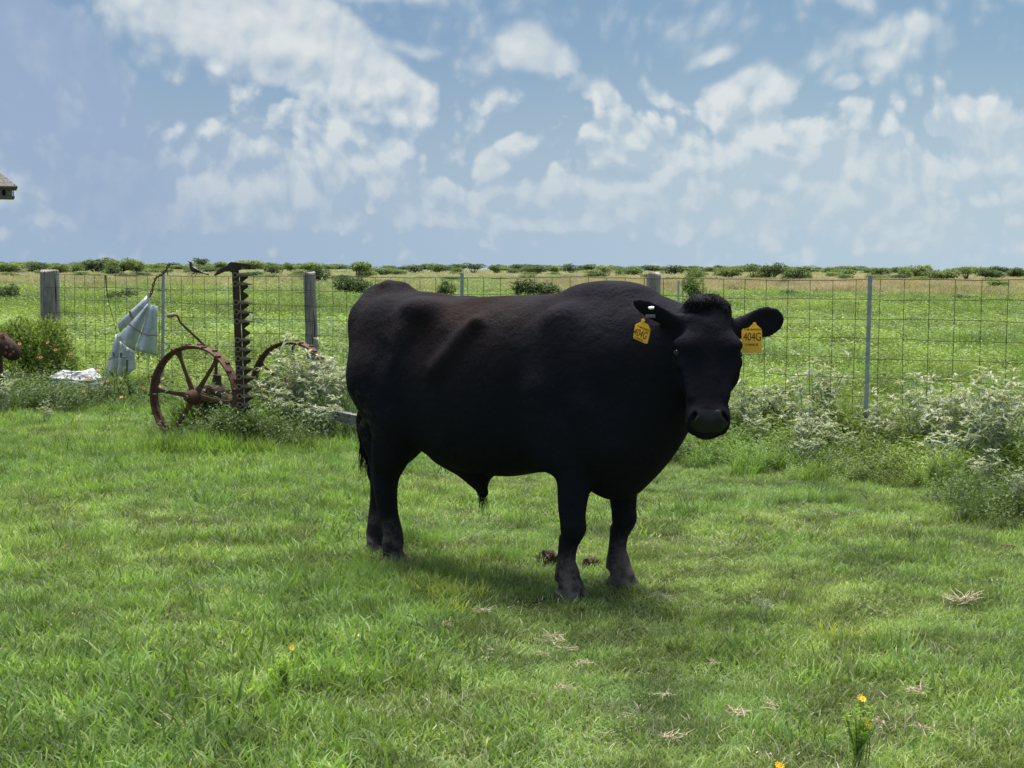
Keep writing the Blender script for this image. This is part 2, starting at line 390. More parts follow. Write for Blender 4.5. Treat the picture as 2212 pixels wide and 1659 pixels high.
def bull_field(h=0.0105):
    S = Field((-1.62, -0.48, -0.03), (0.98, 0.48, 1.56), h)
    X0 = (1, 0, 0); Y0 = (0, 1, 0); Z0 = (0, 0, 1)
    # trunk
    kx = [-1.50, -1.44, -1.30, -1.10, -0.81, -0.50, -0.24, -0.05, 0.10, 0.26, 0.40, 0.50]
    tp = [ 1.32,  1.375,  1.410, 1.423, 1.400, 1.412, 1.422, 1.436, 1.440, 1.425, 1.38, 1.27]
    bt = [ 1.16,  1.00,  0.82,  0.66,  0.535, 0.520, 0.560, 0.520, 0.490, 0.56, 0.72, 0.88]
    wd = [ 0.06,  0.15,  0.225, 0.280, 0.345, 0.370, 0.335, 0.285, 0.255, 0.215, 0.165, 0.10]
    S.loft((0, 0, 0), X0, Y0, Z0, kx, wd, tp, bt, ex=2.25, k=0.06)
    # hindquarters
    for sg in (-1, 1):
        S.ell((-1.195, sg * 0.14, 1.02), (0.205, 0.145, 0.34), 0.10)
        S.ell((-0.91, sg * 0.215, 1.335), (0.085, 0.055, 0.045), 0.12)          # hook bone
        S.ell((-1.41, sg * 0.085, 1.26), (0.06, 0.06, 0.08), 0.10)           # pin bone
        S.ell((-0.03, sg * 0.215, 1.06), (0.17, 0.095, 0.30), 0.10)           # shoulder blade
        S.ell((0.13, sg * 0.19, 0.80), (0.16, 0.10, 0.17), 0.10)              # shoulder point
    S.cone((-1.40, 0, 1.395), (-1.22, 0, 1.42), 0.045, 0.035, 0.09)                      # tail head
    S.ell((-1.30, 0, 1.452), (0.055, 0.035, 0.026), 0.03); S.ell((-1.23, 0, 1.445), (0.03, 0.03, 0.018), 0.03)
    S.ell((0.06, 0, 1.418), (0.20, 0.075, 0.055), 0.09)                        # crest
    # flank hollow in front of the near and far thigh
    for sg in (-1, 1):
        S.ell((-0.79, sg * 0.405, 1.20), (0.13, 0.055, 0.07), 0.12, cut=True)
        S.ell((-0.24, sg * 0.425, 0.86), (0.045, 0.07, 0.27), 0.10, cut=True)  # crease behind the shoulder
    for sg in (-1, 1):                                                        # muscles and folds
        S.cone((-0.06, sg * 0.235, 1.30), (0.10, sg * 0.235, 0.92), 0.03, 0.045, 0.10)      # shoulder ridge
        S.cone((-0.12, sg * 0.265, 0.98), (-0.09, sg * 0.225, 0.68), 0.04, 0.07, 0.12)     # triceps
        S.cone((-0.50, sg * 0.300, 1.29), (-0.70, sg * 0.342, 1.06), 0.008, 0.012, 0.10)     # last rib
        S.cone((-0.97, sg * 0.245, 1.20), (-1.12, sg * 0.255, 0.86), 0.03, 0.045, 0.12)     # front edge of the thigh
        S.cone((-1.08, sg * 0.335, 1.12), (-1.20, sg * 0.315, 0.80), 0.012, 0.012, 0.09, cut=True)
        S.cone((0.22, sg * 0.30, 1.20), (0.27, sg * 0.285, 0.80), 0.02, 0.02, 0.08, cut=True)   # groove before the shoulder
        S.cone((0.33, sg * 0.235, 1.22), (0.36, sg * 0.215, 0.92), 0.010, 0.010, 0.05, cut=True)  # neck folds
        S.cone((0.40, sg * 0.215, 1.22), (0.42, sg * 0.190, 0.98), 0.008, 0.008, 0.04, cut=True)
    # neck and dewlap
    S.cone((0.20, 0.01, 1.13), (0.47, -0.025, 1.225), 0.27, 0.150, 0.10)
    S.cone((0.20, 0.0, 0.86), (0.43, -0.03, 1.08), 0.19, 0.115, 0.12)
    S.cone((0.13, -0.01, 0.60), (0.41, -0.03, 0.93), 0.080, 0.070, 0.14)
    # head
    kt = [-0.035, 0.00, 0.05, 0.12, 0.20, 0.26, 0.36, 0.45, 0.52, 0.565, 0.592, 0.606]
    hw = [0.065, 0.112, 0.136, 0.146, 0.154, 0.148, 0.126, 0.110, 0.113, 0.110, 0.092, 0.05]
    vf = [-0.03, 0.005, 0.022, 0.030, 0.024, 0.012, 0.000, -0.004, 0.002, -0.006, -0.028, -0.05]
    vb = [-0.09, -0.16, -0.22, -0.25, -0.262, -0.255, -0.215, -0.168, -0.150, -0.142, -0.128, -0.10]
    S.loft(HP, H_A, H_U, H_N, kt, hw, vf, vb, ex=2.5, k=0.035, taper=0.34)
    for sg in (-1, 1):
        S.ell(hp(0.210, sg * 0.098, -0.010), (0.048, 0.032, 0.024), 0.08)
        S.ell(hp(0.12, sg * 0.150, -0.03), (0.05, 0.02, 0.05), 0.05, cut=True)     # temple
        S.cone(hp(0.31, sg * 0.100, -0.02), hp(0.44, sg * 0.080, -0.02), 0.016, 0.010, 0.04)  # cheek ridge
        S.cone(hp(0.33, sg * 0.130, -0.06), hp(0.45, sg * 0.115, -0.055), 0.012, 0.010, 0.05, cut=True)     # brow
        S.ell(hp(0.30, sg * 0.070, -0.12), (0.09, 0.042, 0.09), 0.05)         # cheek
        S.ell(hp(0.248, sg * 0.145, -0.022), (0.022, 0.022, 0.026), 0.015, cut=True)  # eye socket
        S.ell(hp(0.276, sg * 0.120, -0.035), (0.030, 0.018, 0.030), 0.04)     # lower lid
        q_ = H_A * 0.85 + H_U * sg * 0.5; q_ /= np.linalg.norm(q_); q2_ = np.cross(H_N, q_)
        S.ell(hp(0.534, sg * 0.064, 0.006), (0.028, 0.020, 0.010), 0.04, M=np.array([q_, q2_, H_N]))            # rim of the nostril
        S.ell(hp(0.536, sg * 0.066, 0.004), (0.023, 0.0085, 0.020), 0.010, M=np.array([q_, q2_, H_N]), cut=True)   # nostril
    S.cone(hp(0.585, -0.12, -0.060), hp(0.585, 0.12, -0.060), 0.008, 0.008, 0.010, cut=True)   # mouth line
    S.ell(hp(0.07, 0, 0.035), (0.09, 0.014, 0.012), 0.05, cut=True)              # furrow of the forehead
    S.ell(hp(0.580, 0, -0.09), (0.03, 0.065, 0.03), 0.03)                         # chin
    # ears
    def ear(base, tip, side, knots, w, th, cup=None):
        base = np.array(base); tip = np.array(tip); T = tip - base; L = np.linalg.norm(T); T /= L
        side = np.array(side, float); U = side - T * (side @ T); U /= np.linalg.norm(U); V = np.cross(T, U)
        kk = [q * L for q in knots]
        S.loft(base, T, U, V, kk, w, th, [-q for q in th], ex=2.0, k=0.03)
        if cup:
            if (B_M.to_3x3() @ Vector(V)).y > 0: V = -V
            S.ell(base + T * L * 0.60 + V * 0.030, (L * 0.34, max(w) * 0.72, 0.026), 0.010, M=np.array([T, U, V]), cut=True)
    e1b, e1t = np.array(bl(1585, 712, 6.62)), np.array(bl(1692, 686, 6.66))
    upv = np.array((0.05, 0.0, 1.0))
    ear(e1b, e1t, upv, [-0.1, 0.15, 0.4, 0.62, 0.82, 0.95, 1.0], [0.046, 0.050, 0.062, 0.070, 0.058, 0.036, 0.014], [0.035, 0.028, 0.021, 0.018, 0.016, 0.014, 0.010], True)
    e2b, e2t = np.array(bl(1466, 702, 6.56)), np.array(bl(1369, 650, 6.52))
    vd = np.array(B_I.to_3x3() @ Vector((0.50, -0.55, 0.62)))
    ear(e2b, e2t, vd, [-0.1, 0.15, 0.4, 0.62, 0.82, 0.95, 1.0], [0.042, 0.038, 0.042, 0.043, 0.034, 0.020, 0.008], [0.035, 0.026, 0.019, 0.016, 0.014, 0.013, 0.009])
    # front legs
    def foreleg(x, y, dy, hx=0.0):
        sg = -1 if y < 0 else 1
        S.chain([((x - 0.02, sg * 0.19, 0.80), 0.118), ((x + 0.022, y*0.93, 0.60), 0.084), ((x + 0.026, y, 0.44), 0.066),
                 ((x + 0.030, y, 0.335), 0.055), ((x + 0.012, y, 0.265), 0.041), ((x - 0.002, y, 0.19), 0.042), ((x, y, 0.125), 0.055)], 0.045)
        S.cone((x, y, 0.125), (x + 0.030, y, 0.06), 0.050, 0.056, 0.02)
        S.ell((x + 0.036, y, 0.345), (0.053, 0.060, 0.052), 0.02)
        S.cone((x - 0.02, y, 0.29), (x - 0.022, y, 0.15), 0.024, 0.028, 0.015)      # tendon
        for q in (-1, 1): S.cone((x + 0.018, y + q * 0.055, 0.26), (x + 0.010, y + q * 0.060, 0.18), 0.009, 0.009, 0.02, cut=True)              # knee
        S.ell((x - 0.045, y, 0.100), (0.018, 0.028, 0.018), 0.015)             # dew claws
        for q in (-1, 1):
            S.cone((x + 0.012, y + q * 0.024, 0.082), (x + 0.062, y + q * 0.038, 0.016), 0.036, 0.034, 0.008); S.cone((x - 0.01, y + q * 0.030, 0.03), (x + 0.06, y + q * 0.038, 0.008), 0.034, 0.036, 0.008)
            S.ell((x + 0.005, y + q * 0.030, 0.022), (0.040, 0.032, 0.035), 0.012)
    foreleg(-0.020, -0.215, 0)
    for cx_, cy_ in ((0.055, -0.215), (0.095, 0.165)): S.ell((cx_, cy_, 0.02), (0.045, 0.006, 0.05), 0.006, cut=True)
    foreleg(0.020, 0.165, 0)
    # hind legs
    def hindleg(hip, stifle, hock, fet, hoof):
        hx, hy, hz = hock; s = math.copysign(1, hip[1])
        S.cone(hip, stifle, 0.19, 0.135, 0.08)
        S.chain([(stifle, 0.140), (tuple((np.array(stifle) + hock) / 2), 0.105), ((hx + 0.02, hy, hz + 0.06), 0.072), ((hx + 0.012, hy, hz - 0.03), 0.062),
                 ((hx * 0.6 + fet[0] * 0.4 + 0.005, hy * 0.6 + fet[1] * 0.4, 0.28), 0.052), ((fet[0], fet[1], 0.18), 0.050), (fet, 0.056)], 0.04)
        S.ell((hx - 0.035, hy, hz + 0.015), (0.035, 0.030, 0.05), 0.03)       # point of the hock
        S.cone((hx - 0.04, hy, hz + 0.03), (hx - 0.10, hy + s * 0.01, hz + 0.28), 0.020, 0.05, 0.05)   # tendon
        S.cone(fet, (hoof[0] - 0.01, hoof[1], 0.06), 0.046, 0.048, 0.02)
        S.ell((fet[0] - 0.045, fet[1], fet[2] - 0.005), (0.018, 0.028, 0.018), 0.015)
        for q in (-1, 1):
            S.cone((hoof[0] - 0.015, hoof[1] + q * 0.020, 0.082), (hoof[0] + 0.035, hoof[1] + q * 0.034, 0.016), 0.034, 0.032, 0.008); S.cone((hoof[0] - 0.035, hoof[1] + q * 0.028, 0.03), (hoof[0] + 0.034, hoof[1] + q * 0.034, 0.008), 0.032, 0.033, 0.008)
    hindleg((-1.19, -0.165, 0.98), (-1.07, -0.185, 0.80), (-1.215, -0.145, 0.43), (-1.175, -0.12, 0.125), (-1.165, -0.12, 0))
    hindleg((-1.19, 0.15, 0.98), (-1.20, 0.17, 0.80), (-1.45, 0.09, 0.42), (-1.455, 0.07, 0.12), (-1.44, 0.06, 0))
    # flank fold, scrotum, sheath
    S.cone((-1.02, -0.22, 0.93), (-1.12, -0.13, 0.70), 0.05, 0.05, 0.10)
    S.cone((-1.02, 0.22, 0.93), (-1.12, 0.13, 0.70), 0.05, 0.05, 0.10)
    S.cone((-0.92, -0.02, 0.60), (-0.70, -0.02, 0.53), 0.055, 0.065, 0.06)
    S.cone((-0.72, -0.02, 0.53), (-0.665, -0.02, 0.425), 0.062, 0.028, 0.04)
    S.ell((-1.30, 0.0, 0.66), (0.075, 0.085, 0.115), 0.04)
    # tail
    S.chain([((-1.38, 0, 1.42), 0.040), ((-1.455, -0.005, 1.35), 0.030), ((-1.455, -0.01, 1.22), 0.024), ((-1.435, -0.015, 1.00), 0.022),
             ((-1.455, -0.02, 0.84), 0.020), ((-1.475, -0.03, 0.74), 0.028), ((-1.45, -0.035, 0.62), 0.026), ((-1.43, -0.04, 0.53), 0.010)], 0.015)
    return S

def fur_material():
    m = bpy.data.materials.new("black_fur"); m.use_nodes = True; nt = NT(m.node_tree); b = m.node_tree.nodes['Principled BSDF']
    tc = nt.new('ShaderNodeTexCoord'); ob = tc.outputs['Object']; sp = nt.new('ShaderNodeSeparateXYZ', i_0=ob); z = sp.outputs[2]
    brown = nt.math('MULTIPLY', nt.mapr(z, 0.85, 1.40), nt.mapr(nt.noise(ob, 2.6, 3), 0.35, 0.70))
    brown = nt.math('MULTIPLY', brown, nt.mapr(sp.outputs[0], 0.15, -0.55))
    col = nt.mix(brown, (0.0145, 0.0142, 0.0195, 1), (0.0190, 0.0115, 0.0098, 1))
    # dried mud on the lower legs and buttocks
    mud = nt.mapr(nt.noise(ob, 9.0, 6, 0.7), 0.40, 0.62)
    leg = nt.math('MULTIPLY', nt.mapr(nt.math('ADD', z, nt.math('MULTIPLY', nt.noise(ob, 5.0, 4), 0.22)), 0.42, 0.24), nt.math('ADD', 0.12, nt.math('MULTIPLY', mud, 0.78)))
    bx = nt.math('MULTIPLY', nt.mapr(sp.outputs[0], -1.05, -1.22), nt.math('MULTIPLY', nt.mapr(z, 0.60, 0.75), nt.mapr(z, 1.0, 0.85)))
    butt = nt.math('MULTIPLY', bx, nt.mapr(nt.noise(ob, 26.0, 6, 0.75), 0.47, 0.72))
    col = nt.mix(leg, col, (0.150, 0.122, 0.115, 1)); col = nt.mix(nt.math('MULTIPLY', butt, 0.8), col, (0.14, 0.098, 0.078, 1))
    nt.set(b, 'Base Color', col); b.inputs['Roughness'].default_value = 0.62
    nt.set(b, 'Roughness', nt.mapr(nt.noise(ob, 3.5, 2), 0.3, 0.7, 0.60, 0.85)); b.inputs['Specular IOR Level'].default_value = 0.032
    st = nt.new('ShaderNodeMapping'); nt.set(st, 0, ob); st.inputs['Scale'].default_value = (1.0, 1.0, 0.35)
    hgt = nt.math('ADD', nt.noise(st.outputs[0], 220.0, 3, 0.7), nt.math('ADD', nt.math('MULTIPLY', nt.noise(ob, 14.0, 4, 0.6), 4.0), nt.math('MULTIPLY', nt.noise(st.outputs[0], 60.0, 3, 0.6), 1.6)))
    bp = nt.new('ShaderNodeBump'); bp.inputs['Strength'].default_value = 1.0; bp.inputs['Distance'].default_value = 0.0035; nt.set(bp, 'Height', hgt)
    nt.set(b, 'Normal', bp.outputs[0])
    return m

def build_bull():
    S = bull_field(BULL_H); v, q = S.nets()
    fc = v[q].mean(1)
    hoofz = 0.058 + 0.004 * np.sin(fc[:, 0] * 90)
    is_hoof = fc[:, 2] < hoofz
    # wet nose: the front of the muzzle between and round the nostrils
    r_ = fc - HP; t, u, n = r_ @ H_A, r_ @ H_U, r_ @ H_N
    nose = (((t - 0.552) / 0.046) ** 2 + (np.abs(u) / 0.082) ** 3 < 1) & (n > -0.06)
    root = empty('bull'); root.matrix_world = B_M
    tag(root, 'large black bull standing in the grass with a yellow tag in each ear', 'bull')
    fur = fur_material()
    wet = material('wet_nose', (0.012, 0.012, 0.013), rough=0.42, spec=0.28, bump=0.0015, bump_scale=160)
    horn = material('hoof_horn', (0.045, 0.040, 0.036), rough=0.6, spec=0.3, color2=(0.11, 0.095, 0.08), noise_scale=14, bump=0.001, bump_scale=90)
    keep = ~is_hoof
    def sub(mask):
        used = np.unique(q[mask]); mp = np.full(len(v), -1, np.int64); mp[used] = np.arange(len(used)); return v[used], mp[q[mask]]
    bv, bf = sub(keep)
    me = np_mesh('body', bv, bf, smooth=True, mat_index=nose[keep].astype(int)); me.materials.append(fur); me.materials.append(wet)
    link_mesh('body', me, None, root)
    fx, fy = fc[:, 0], fc[:, 1]
    for m_ in (is_hoof & (fx > -0.6) & (fy < 0), is_hoof & (fx > -0.6) & (fy >= 0), is_hoof & (fx <= -0.6) & (fx > -1.32), is_hoof & (fx <= -1.32)):
        if m_.any():
            hv, hf = sub(m_); me = np_mesh('hoof', hv, hf, smooth=True); link_mesh('hoof', me, horn, root)
    # eyes
    glass = material('dark_eye', (0.004, 0.003, 0.003), rough=0.12, spec=0.5)
    for sg in (-1, 1):
        bm = bmesh.new(); bmesh.ops.create_uvsphere(bm, u_segments=20, v_segments=14, radius=0.019)
        for f in bm.faces: f.smooth = True
        me = bpy.data.meshes.new('eye'); bm.to_mesh(me); bm.free()
        e = link_mesh('eye', me, glass, root); e.location = hp(0.247, sg * 0.1335, -0.020)
    # hair: poll curls, tail switch, sheath tuft
    hair_m = material('black_hair', (0.008, 0.007, 0.008), rough=0.8, spec=0.08)
    def strand(mb, p, d, L, r, curl, n=4):
        p = np.array(p, float); d = np.array(d, float); d /= np.linalg.norm(d); pts = [p.copy()]
        for i in range(n):
            d = d + curl * RG.normal(size=3); d /= np.linalg.norm(d); p = p + d * L / n; pts.append(p.copy())
        mb.tube([tuple(x) for x in pts], [r * (1 - 0.8 * i / n) for i in range(n + 1)], n=3, cap=False)
    mb = MB()
    for i in range(560):
        u_ = RG.uniform(-0.10, 0.10); t_ = RG.uniform(-0.035, 0.055); n_ = RG.uniform(-0.10, 0.012) if t_ < 0.0 else 0.012
        p = hp(t_ + 0.25 * u_ * u_ / 0.1 * 1.2, u_, n_ + 0.004)
        strand(mb, p, -H_A * 0.6 + H_N * 0.55 + H_U * (u_ * 3 + RG.normal() * 0.5), RG.uniform(0.010, 0.024), 0.0018, 0.7)
    tag(mb.build('poll_hair', hair_m, root), kind='stuff')
    mb = MB()
    for i in range(150):
        a = RG.uniform(0, 6.28); r0 = 0.02 * math.sqrt(RG.uniform())
        z0 = RG.uniform(0.56, 0.80)
        strand(mb, (-1.455 + r0 * math.cos(a), -0.035 + r0 * math.sin(a), z0), (0.10 + 0.1 * math.cos(a), 0.10 * math.sin(a), -1), RG.uniform(0.10, 0.20), 0.0022, 0.07, 5)
    tag(mb.build('tail_switch', hair_m, root), kind='stuff')
    mb = MB()
    for i in range(60):
        a = RG.uniform(0, 6.28); r0 = 0.024 * math.sqrt(RG.uniform())
        strand(mb, (-0.672 + r0 * math.cos(a), -0.02 + r0 * math.sin(a), 0.425), (0.10 - 0.5 * r0 / 0.024 * math.cos(a) * 0.2, 0.0, -1), RG.uniform(0.05, 0.13), 0.0013, 0.09, 4)
    tag(mb.build('sheath_tuft', hair_m, root), kind='stuff')
    # ear tags
    yel = material('tag_yellow', (0.84, 0.58, 0.05), rough=0.45, spec=0.4, color2=(0.88, 0.66, 0.18), noise_scale=30)
    nt = NT(yel.node_tree); pb_ = yel.node_tree.nodes['Principled BSDF']; tr = nt.new('ShaderNodeBsdfTranslucent'); tr.inputs[0].default_value = (0.88, 0.66, 0.10, 1)
    mx = nt.new('ShaderNodeMixShader', i_0=0.45); nt.l.new(pb_.outputs[0], mx.inputs[1]); nt.l.new(tr.outputs[0], mx.inputs[2]); nt.l.new(mx.outputs[0], yel.node_tree.nodes['Material Output'].inputs[0])
    ink = material('tag_ink', (0.045, 0.028, 0.004), rough=0.6)
    def ear_tag(poly, D, ox, oy, k, label):
        c = Vector((0, 0, 0)); W = [at(x, y, D(x)) for x, y in poly]
        for p in W: c += p / len(W)
        ax = (at(*ox[1], D(ox[1][0])) - at(*ox[0], D(ox[0][0]))).normalized()
        ay = (at(*oy[1], D(oy[1][0])) - at(*oy[0], D(oy[0][0]))); ay = (ay - ax * ay.dot(ax)).normalized(); az_ = ax.cross(ay).normalized()
        M = Matrix(((ax.x, ay.x, az_.x, c.x), (ax.y, ay.y, az_.y, c.y), (ax.z, ay.z, az_.z, c.z), (0, 0, 0, 1)))
        Mi = M.inverted(); mb = MB(); mb.prism([(Mi @ p)[:2] for p in W], 0.0022, ax=(1, 0, 0), ay=(0, 1, 0))
        t_ = mb.build('ear_tag', yel, root); t_.matrix_parent_inverse = Matrix(); t_.matrix_local = B_I @ M
        if label: t_['label'] = label
        for (txt, y0, hh, ww, x0) in k:
            cu_ = bpy.data.curves.new('lettering', 'FONT'); cu_.body = txt; cu_.size = 1.0; cu_.align_x = 'CENTER'; cu_.align_y = 'CENTER'; cu_.extrude = 0.004
            cu_.offset = 0.012 if hh < 0.02 else 0.0
            o = bpy.data.objects.new('lettering', cu_); COL.objects.link(o); cu_.materials.append(ink)
            dg = bpy.context.evaluated_depsgraph_get(); tm_ = bpy.data.meshes.new_from_object(o.evaluated_get(dg)); tm_.name = 'lettering'; bpy.data.objects.remove(o); o = link_mesh('lettering', tm_)
            co = np.zeros(len(tm_.vertices) * 3, np.float32); tm_.vertices.foreach_get('co', co); co = co.reshape(-1, 3); dx, dy = float(np.ptp(co[:, 0])), float(np.ptp(co[:, 1]))
            o.parent = t_; o.scale = (ww / dx, hh / dy, 0.25); o.location = (x0, y0, 0.0022)
        return t_
    ear_tag([(1630, 699), (1634, 701), (1645, 711), (1646, 719), (1646, 759), (1643, 762), (1604, 762), (1602, 759), (1602, 714), (1606, 710), (1618, 708), (1626, 700)],
            lambda x: 6.55, ((1602, 740), (1646, 740)), ((1624, 760), (1624, 700)),
            [("404G", -0.006, 0.036, 0.077, 0), ("PTM RANCH", 0.0275, 0.0095, 0.076, 0.0), ("CHARLIE", -0.0395, 0.0095, 0.056, -0.002)], None)
    ear_tag([(1387, 694), (1374, 700), (1372, 703), (1368, 727), (1369, 731), (1396, 743), (1399, 741), (1405.5, 713), (1400, 701)],
            lambda x: 6.42, ((1368, 727), (1399, 740)), ((1385, 735), (1390, 700)),
            [("404G", -0.010, 0.032, 0.060, 0.0), ("PTM RANCH", 0.0170, 0.0085, 0.058, 0.004), ("CHARLIE", -0.0325, 0.008, 0.040, 0.0)], 'yellow tag hanging askew from the ear over the neck')
    # ear button and clip on the same ear
    wht = material('button_white', (0.75, 0.76, 0.76), rough=0.35, spec=0.5)
    def disc(name, p, nrm, r, h, m_):
        p = Vector(p); d = Vector(nrm).normalized(); mb = MB(); mb.tube([p - d * h / 2, p + d * h / 2], r, n=14); o = mb.build(name, m_, root, smooth=False); return o
    p = bl(1407, 665, 6.47); disc('ear_button', p, (0.05, -0.25, 0.95), 0.013, 0.007, wht)
    p = bl(1405, 683, 6.43); mb = MB(); mb.box(p, (0.012, 0.040, 0.012), (Matrix.Rotation(math.radians(-50), 3, 'Z'))); mb.build('ear_clip', material('clip_metal', (0.16, 0.15, 0.17), rough=0.5, metal=0.4), root)
    for (x, y, D) in ((1389, 692, 6.42), (1630, 700, 6.545)):
        p = bl(x, y, D); disc('tag_pin', p, tuple(bl(x, y, D - 0.3) - p), 0.008, 0.012, yel)
    return root
BULL_H = 0.0088
bull = build_bull()

# ================================================================== FENCE
def fence_s(px): return 183 + 0.0563 * (px - 300)
def fence_pt(px):
    s = fence_s(px); return Vector(((px - CX) / s, FPX / s, 0))
FA, FB = fence_pt(109), fence_pt(2620); FD = (FB - FA).normalized(); FL = (FB - FA).length
def ftop(t): return 1.425 + 0.05 * t / FL + 0.006 * math.sin(t * 1.7)
def t_of(px): return (fence_pt(px) - FA).length
wire_m = material('fence_wire', (0.040, 0.060, 0.026), rough=0.7, metal=0.1, color2=(0.070, 0.065, 0.040), noise_scale=6)
wood_m = None
def wood_material(name, c1, c2, zs=0.06):
    m = bpy.data.materials.new(name); m.use_nodes = True; nt = NT(m.node_tree); b = m.node_tree.nodes['Principled BSDF']
    tc = nt.new('ShaderNodeTexCoord'); mp = nt.new('ShaderNodeMapping'); nt.set(mp, 0, tc.outputs['Object']); mp.inputs['Scale'].default_value = (1, 1, zs)
    g = nt.noise(mp.outputs[0], 70, 6, 0.7); st = nt.mapr(nt.noise(tc.outputs['Object'], 5, 4), 0.4, 0.65)
    col = nt.mix(nt.mapr(g, 0.35, 0.65), (*c1, 1), (*c2, 1)); crack = nt.mapr(nt.noise(mp.outputs[0], 38, 3, 0.6), 0.60, 0.66)
    col = nt.mix(nt.math('MULTIPLY', st, 0.35), col, (0.07, 0.065, 0.06, 1)); col = nt.mix(crack, col, (0.025, 0.022, 0.02, 1))
    nt.set(b, 'Base Color', col); b.inputs['Roughness'].default_value = 0.85; b.inputs['Specular IOR Level'].default_value = 0.15
    bp = nt.new('ShaderNodeBump'); bp.inputs['Distance'].default_value = 0.004; nt.set(bp, 'Height', nt.math('SUBTRACT', g, nt.math('MULTIPLY', crack, 1.5))); nt.set(b, 'Normal', bp.outputs[0])
    return m
post_m = wood_material('weathered_post_wood', (0.21, 0.19, 0.18), (0.37, 0.345, 0.325))
beam_m = wood_material('grey_beam_wood', (0.17, 0.17, 0.155), (0.30, 0.30, 0.28), 1.0)
steel_m = material('post_steel', (0.42, 0.455, 0.49), rough=0.55, metal=0.1, color2=(0.28, 0.30, 0.32), noise_scale=18, bump=0.001)
fence = empty('wire_fence', FA); tag(fence, 'woven wire fence on wooden and steel posts between the lawn and the meadow', 'fence')
def rel(p): return Vector(p) - FA
for k in range(9):
    mb = MB(); pts = []; n = 80
    for i in range(n + 1):
        t = FL * i / n; p = FA + FD * t
        z = ftop(t) - 0.156 * k + 0.0045 * math.sin(t * 4.1 + k * 2.3) + 0.003 * math.sin(t * 11 + k)
        pts.append(rel((p.x + 0.003 * math.sin(t * 5 + k), p.y, z)))
    mb.tube(pts, 0.0036 if k == 0 else 0.0030, n=3, cap=False); mb.build('line_wire', wire_m, fence)
mb = MB(); mb.tube([(0, 0, 0), (0.004, 0, -0.5), (-0.003, 0, -0.9), (0.0, 0, -1.28)], 0.0028, n=3, cap=False); vw = mb.mesh('stay_wire'); vw.materials.append(wire_m)
t = 0.11
while t < FL:
    o = link_mesh('stay_wire', vw, None, fence); p = FA + FD * t
    o.location = rel((p.x, p.y - 0.003, ftop(t))); o.rotation_euler = (0.0, rnd.uniform(-0.012, 0.012), rnd.uniform(0, 6)); t += 0.2032 + rnd.uniform(-0.004, 0.004)
def wooden_post(px, ytop, dia, lean=0.0, label=None, back=0.0):
    p = fence_pt(px); p = p + Vector((FD.y, -FD.x, 0)) * back * -1
    ztop = CAM_H - (ytop - (577 + 0.005 * (px - CX))) / (FPX / p.y)
    mb = MB(); n = 16; zs = [-0.1, 0.2, 0.5, 0.8, 1.05, ztop - 0.012, ztop]
    vs, fs = [], []
    for i, z in enumerate(zs):
        for j in range(n):
            a = 2 * math.pi * j / n; r = dia / 2 * (1 + 0.035 * math.sin(3 * a + px) + 0.02 * math.sin(7 * a + z * 3)) * (0.90 if i == len(zs) - 1 else 1.0) * (1.04 - 0.05 * z / ztop)
            vs.append((r * math.cos(a) + lean * (z - 1), r * math.sin(a), z + (0.010 * math.sin(2 * a + px) if i >= len(zs) - 2 else 0)))
    for i in range(len(zs) - 1):
        for j in range(n): fs.append((i * n + j, i * n + (j + 1) % n, (i + 1) * n + (j + 1) % n, (i + 1) * n + j))
    fs.append(tuple((len(zs) - 1) * n + j for j in range(n))); mb.add(vs, fs)
    o = mb.build('wooden_post', post_m, fence); o.location = rel(p)
    if label: o['label'] = label
    return o
wooden_post(109, 584, 0.235, -0.01, 'thick weathered end post', 0.0)
wooden_post(660, 588, 0.130, -0.035, 'slim round weathered post behind the mower', 0.075)
wooden_post(1401, 590, 0.125, 0.0, 'weathered post mostly hidden by the bull', 0.07)
def t_post(px, ytop, lean, label=None):
    p = fence_pt(px); ztop = CAM_H - (ytop - (577 + 0.005 * (px - CX))) / (FPX / p.y); mb = MB()
    L = ztop + 0.05; zc = ztop - L / 2
    mb.box((0, -0.012, zc), (0.034, 0.005, L)); mb.box((0, 0.010, zc), (0.006, 0.038, L))
    z = 0.12
    while z < ztop - 0.03: mb.box((0, -0.018, z), (0.012, 0.008, 0.014)); z += 0.054
    o = mb.build('steel_post', steel_m, fence); o.location = rel(p + Vector((0, -0.02, 0))); o.rotation_euler = (0, lean, math.atan2(FD.y, FD.x) * 0.35)
    if label: o['label'] = label
    return o
t_post(350, 586, 0.02, 'galvanised steel post beside the hanging sheet metal vanes')
t_post(998, 590, 0.0, 'steel post showing above the back of the bull')
t_post(1872, 595, 0.008, 'studded steel post among the pale weeds')
mb = MB(); mb.tube([(0, 0, 0), (0, 0, 1.44)], 0.010, n=6); o = mb.build('thin_stake', material('stake', (0.42, 0.45, 0.40), rough=0.7), fence); o.location = rel(fence_pt(1463)) + Vector((0, -0.02, 0))
# wire stapled round the posts
for px, zs in ((660, (1.27, 1.12, 0.965, 0.81, 0.65)), (109, (1.27, 0.96)),):
    p = fence_pt(px)
    for z in zs:
        mb = MB(); mb.tube([rel(p + FD * a + Vector((0, -0.012 if px == 660 else -0.125, z))) for a in (-0.16, 0, 0.16)], 0.0028, n=4); mb.build('tie_wire', wire_m, fence)

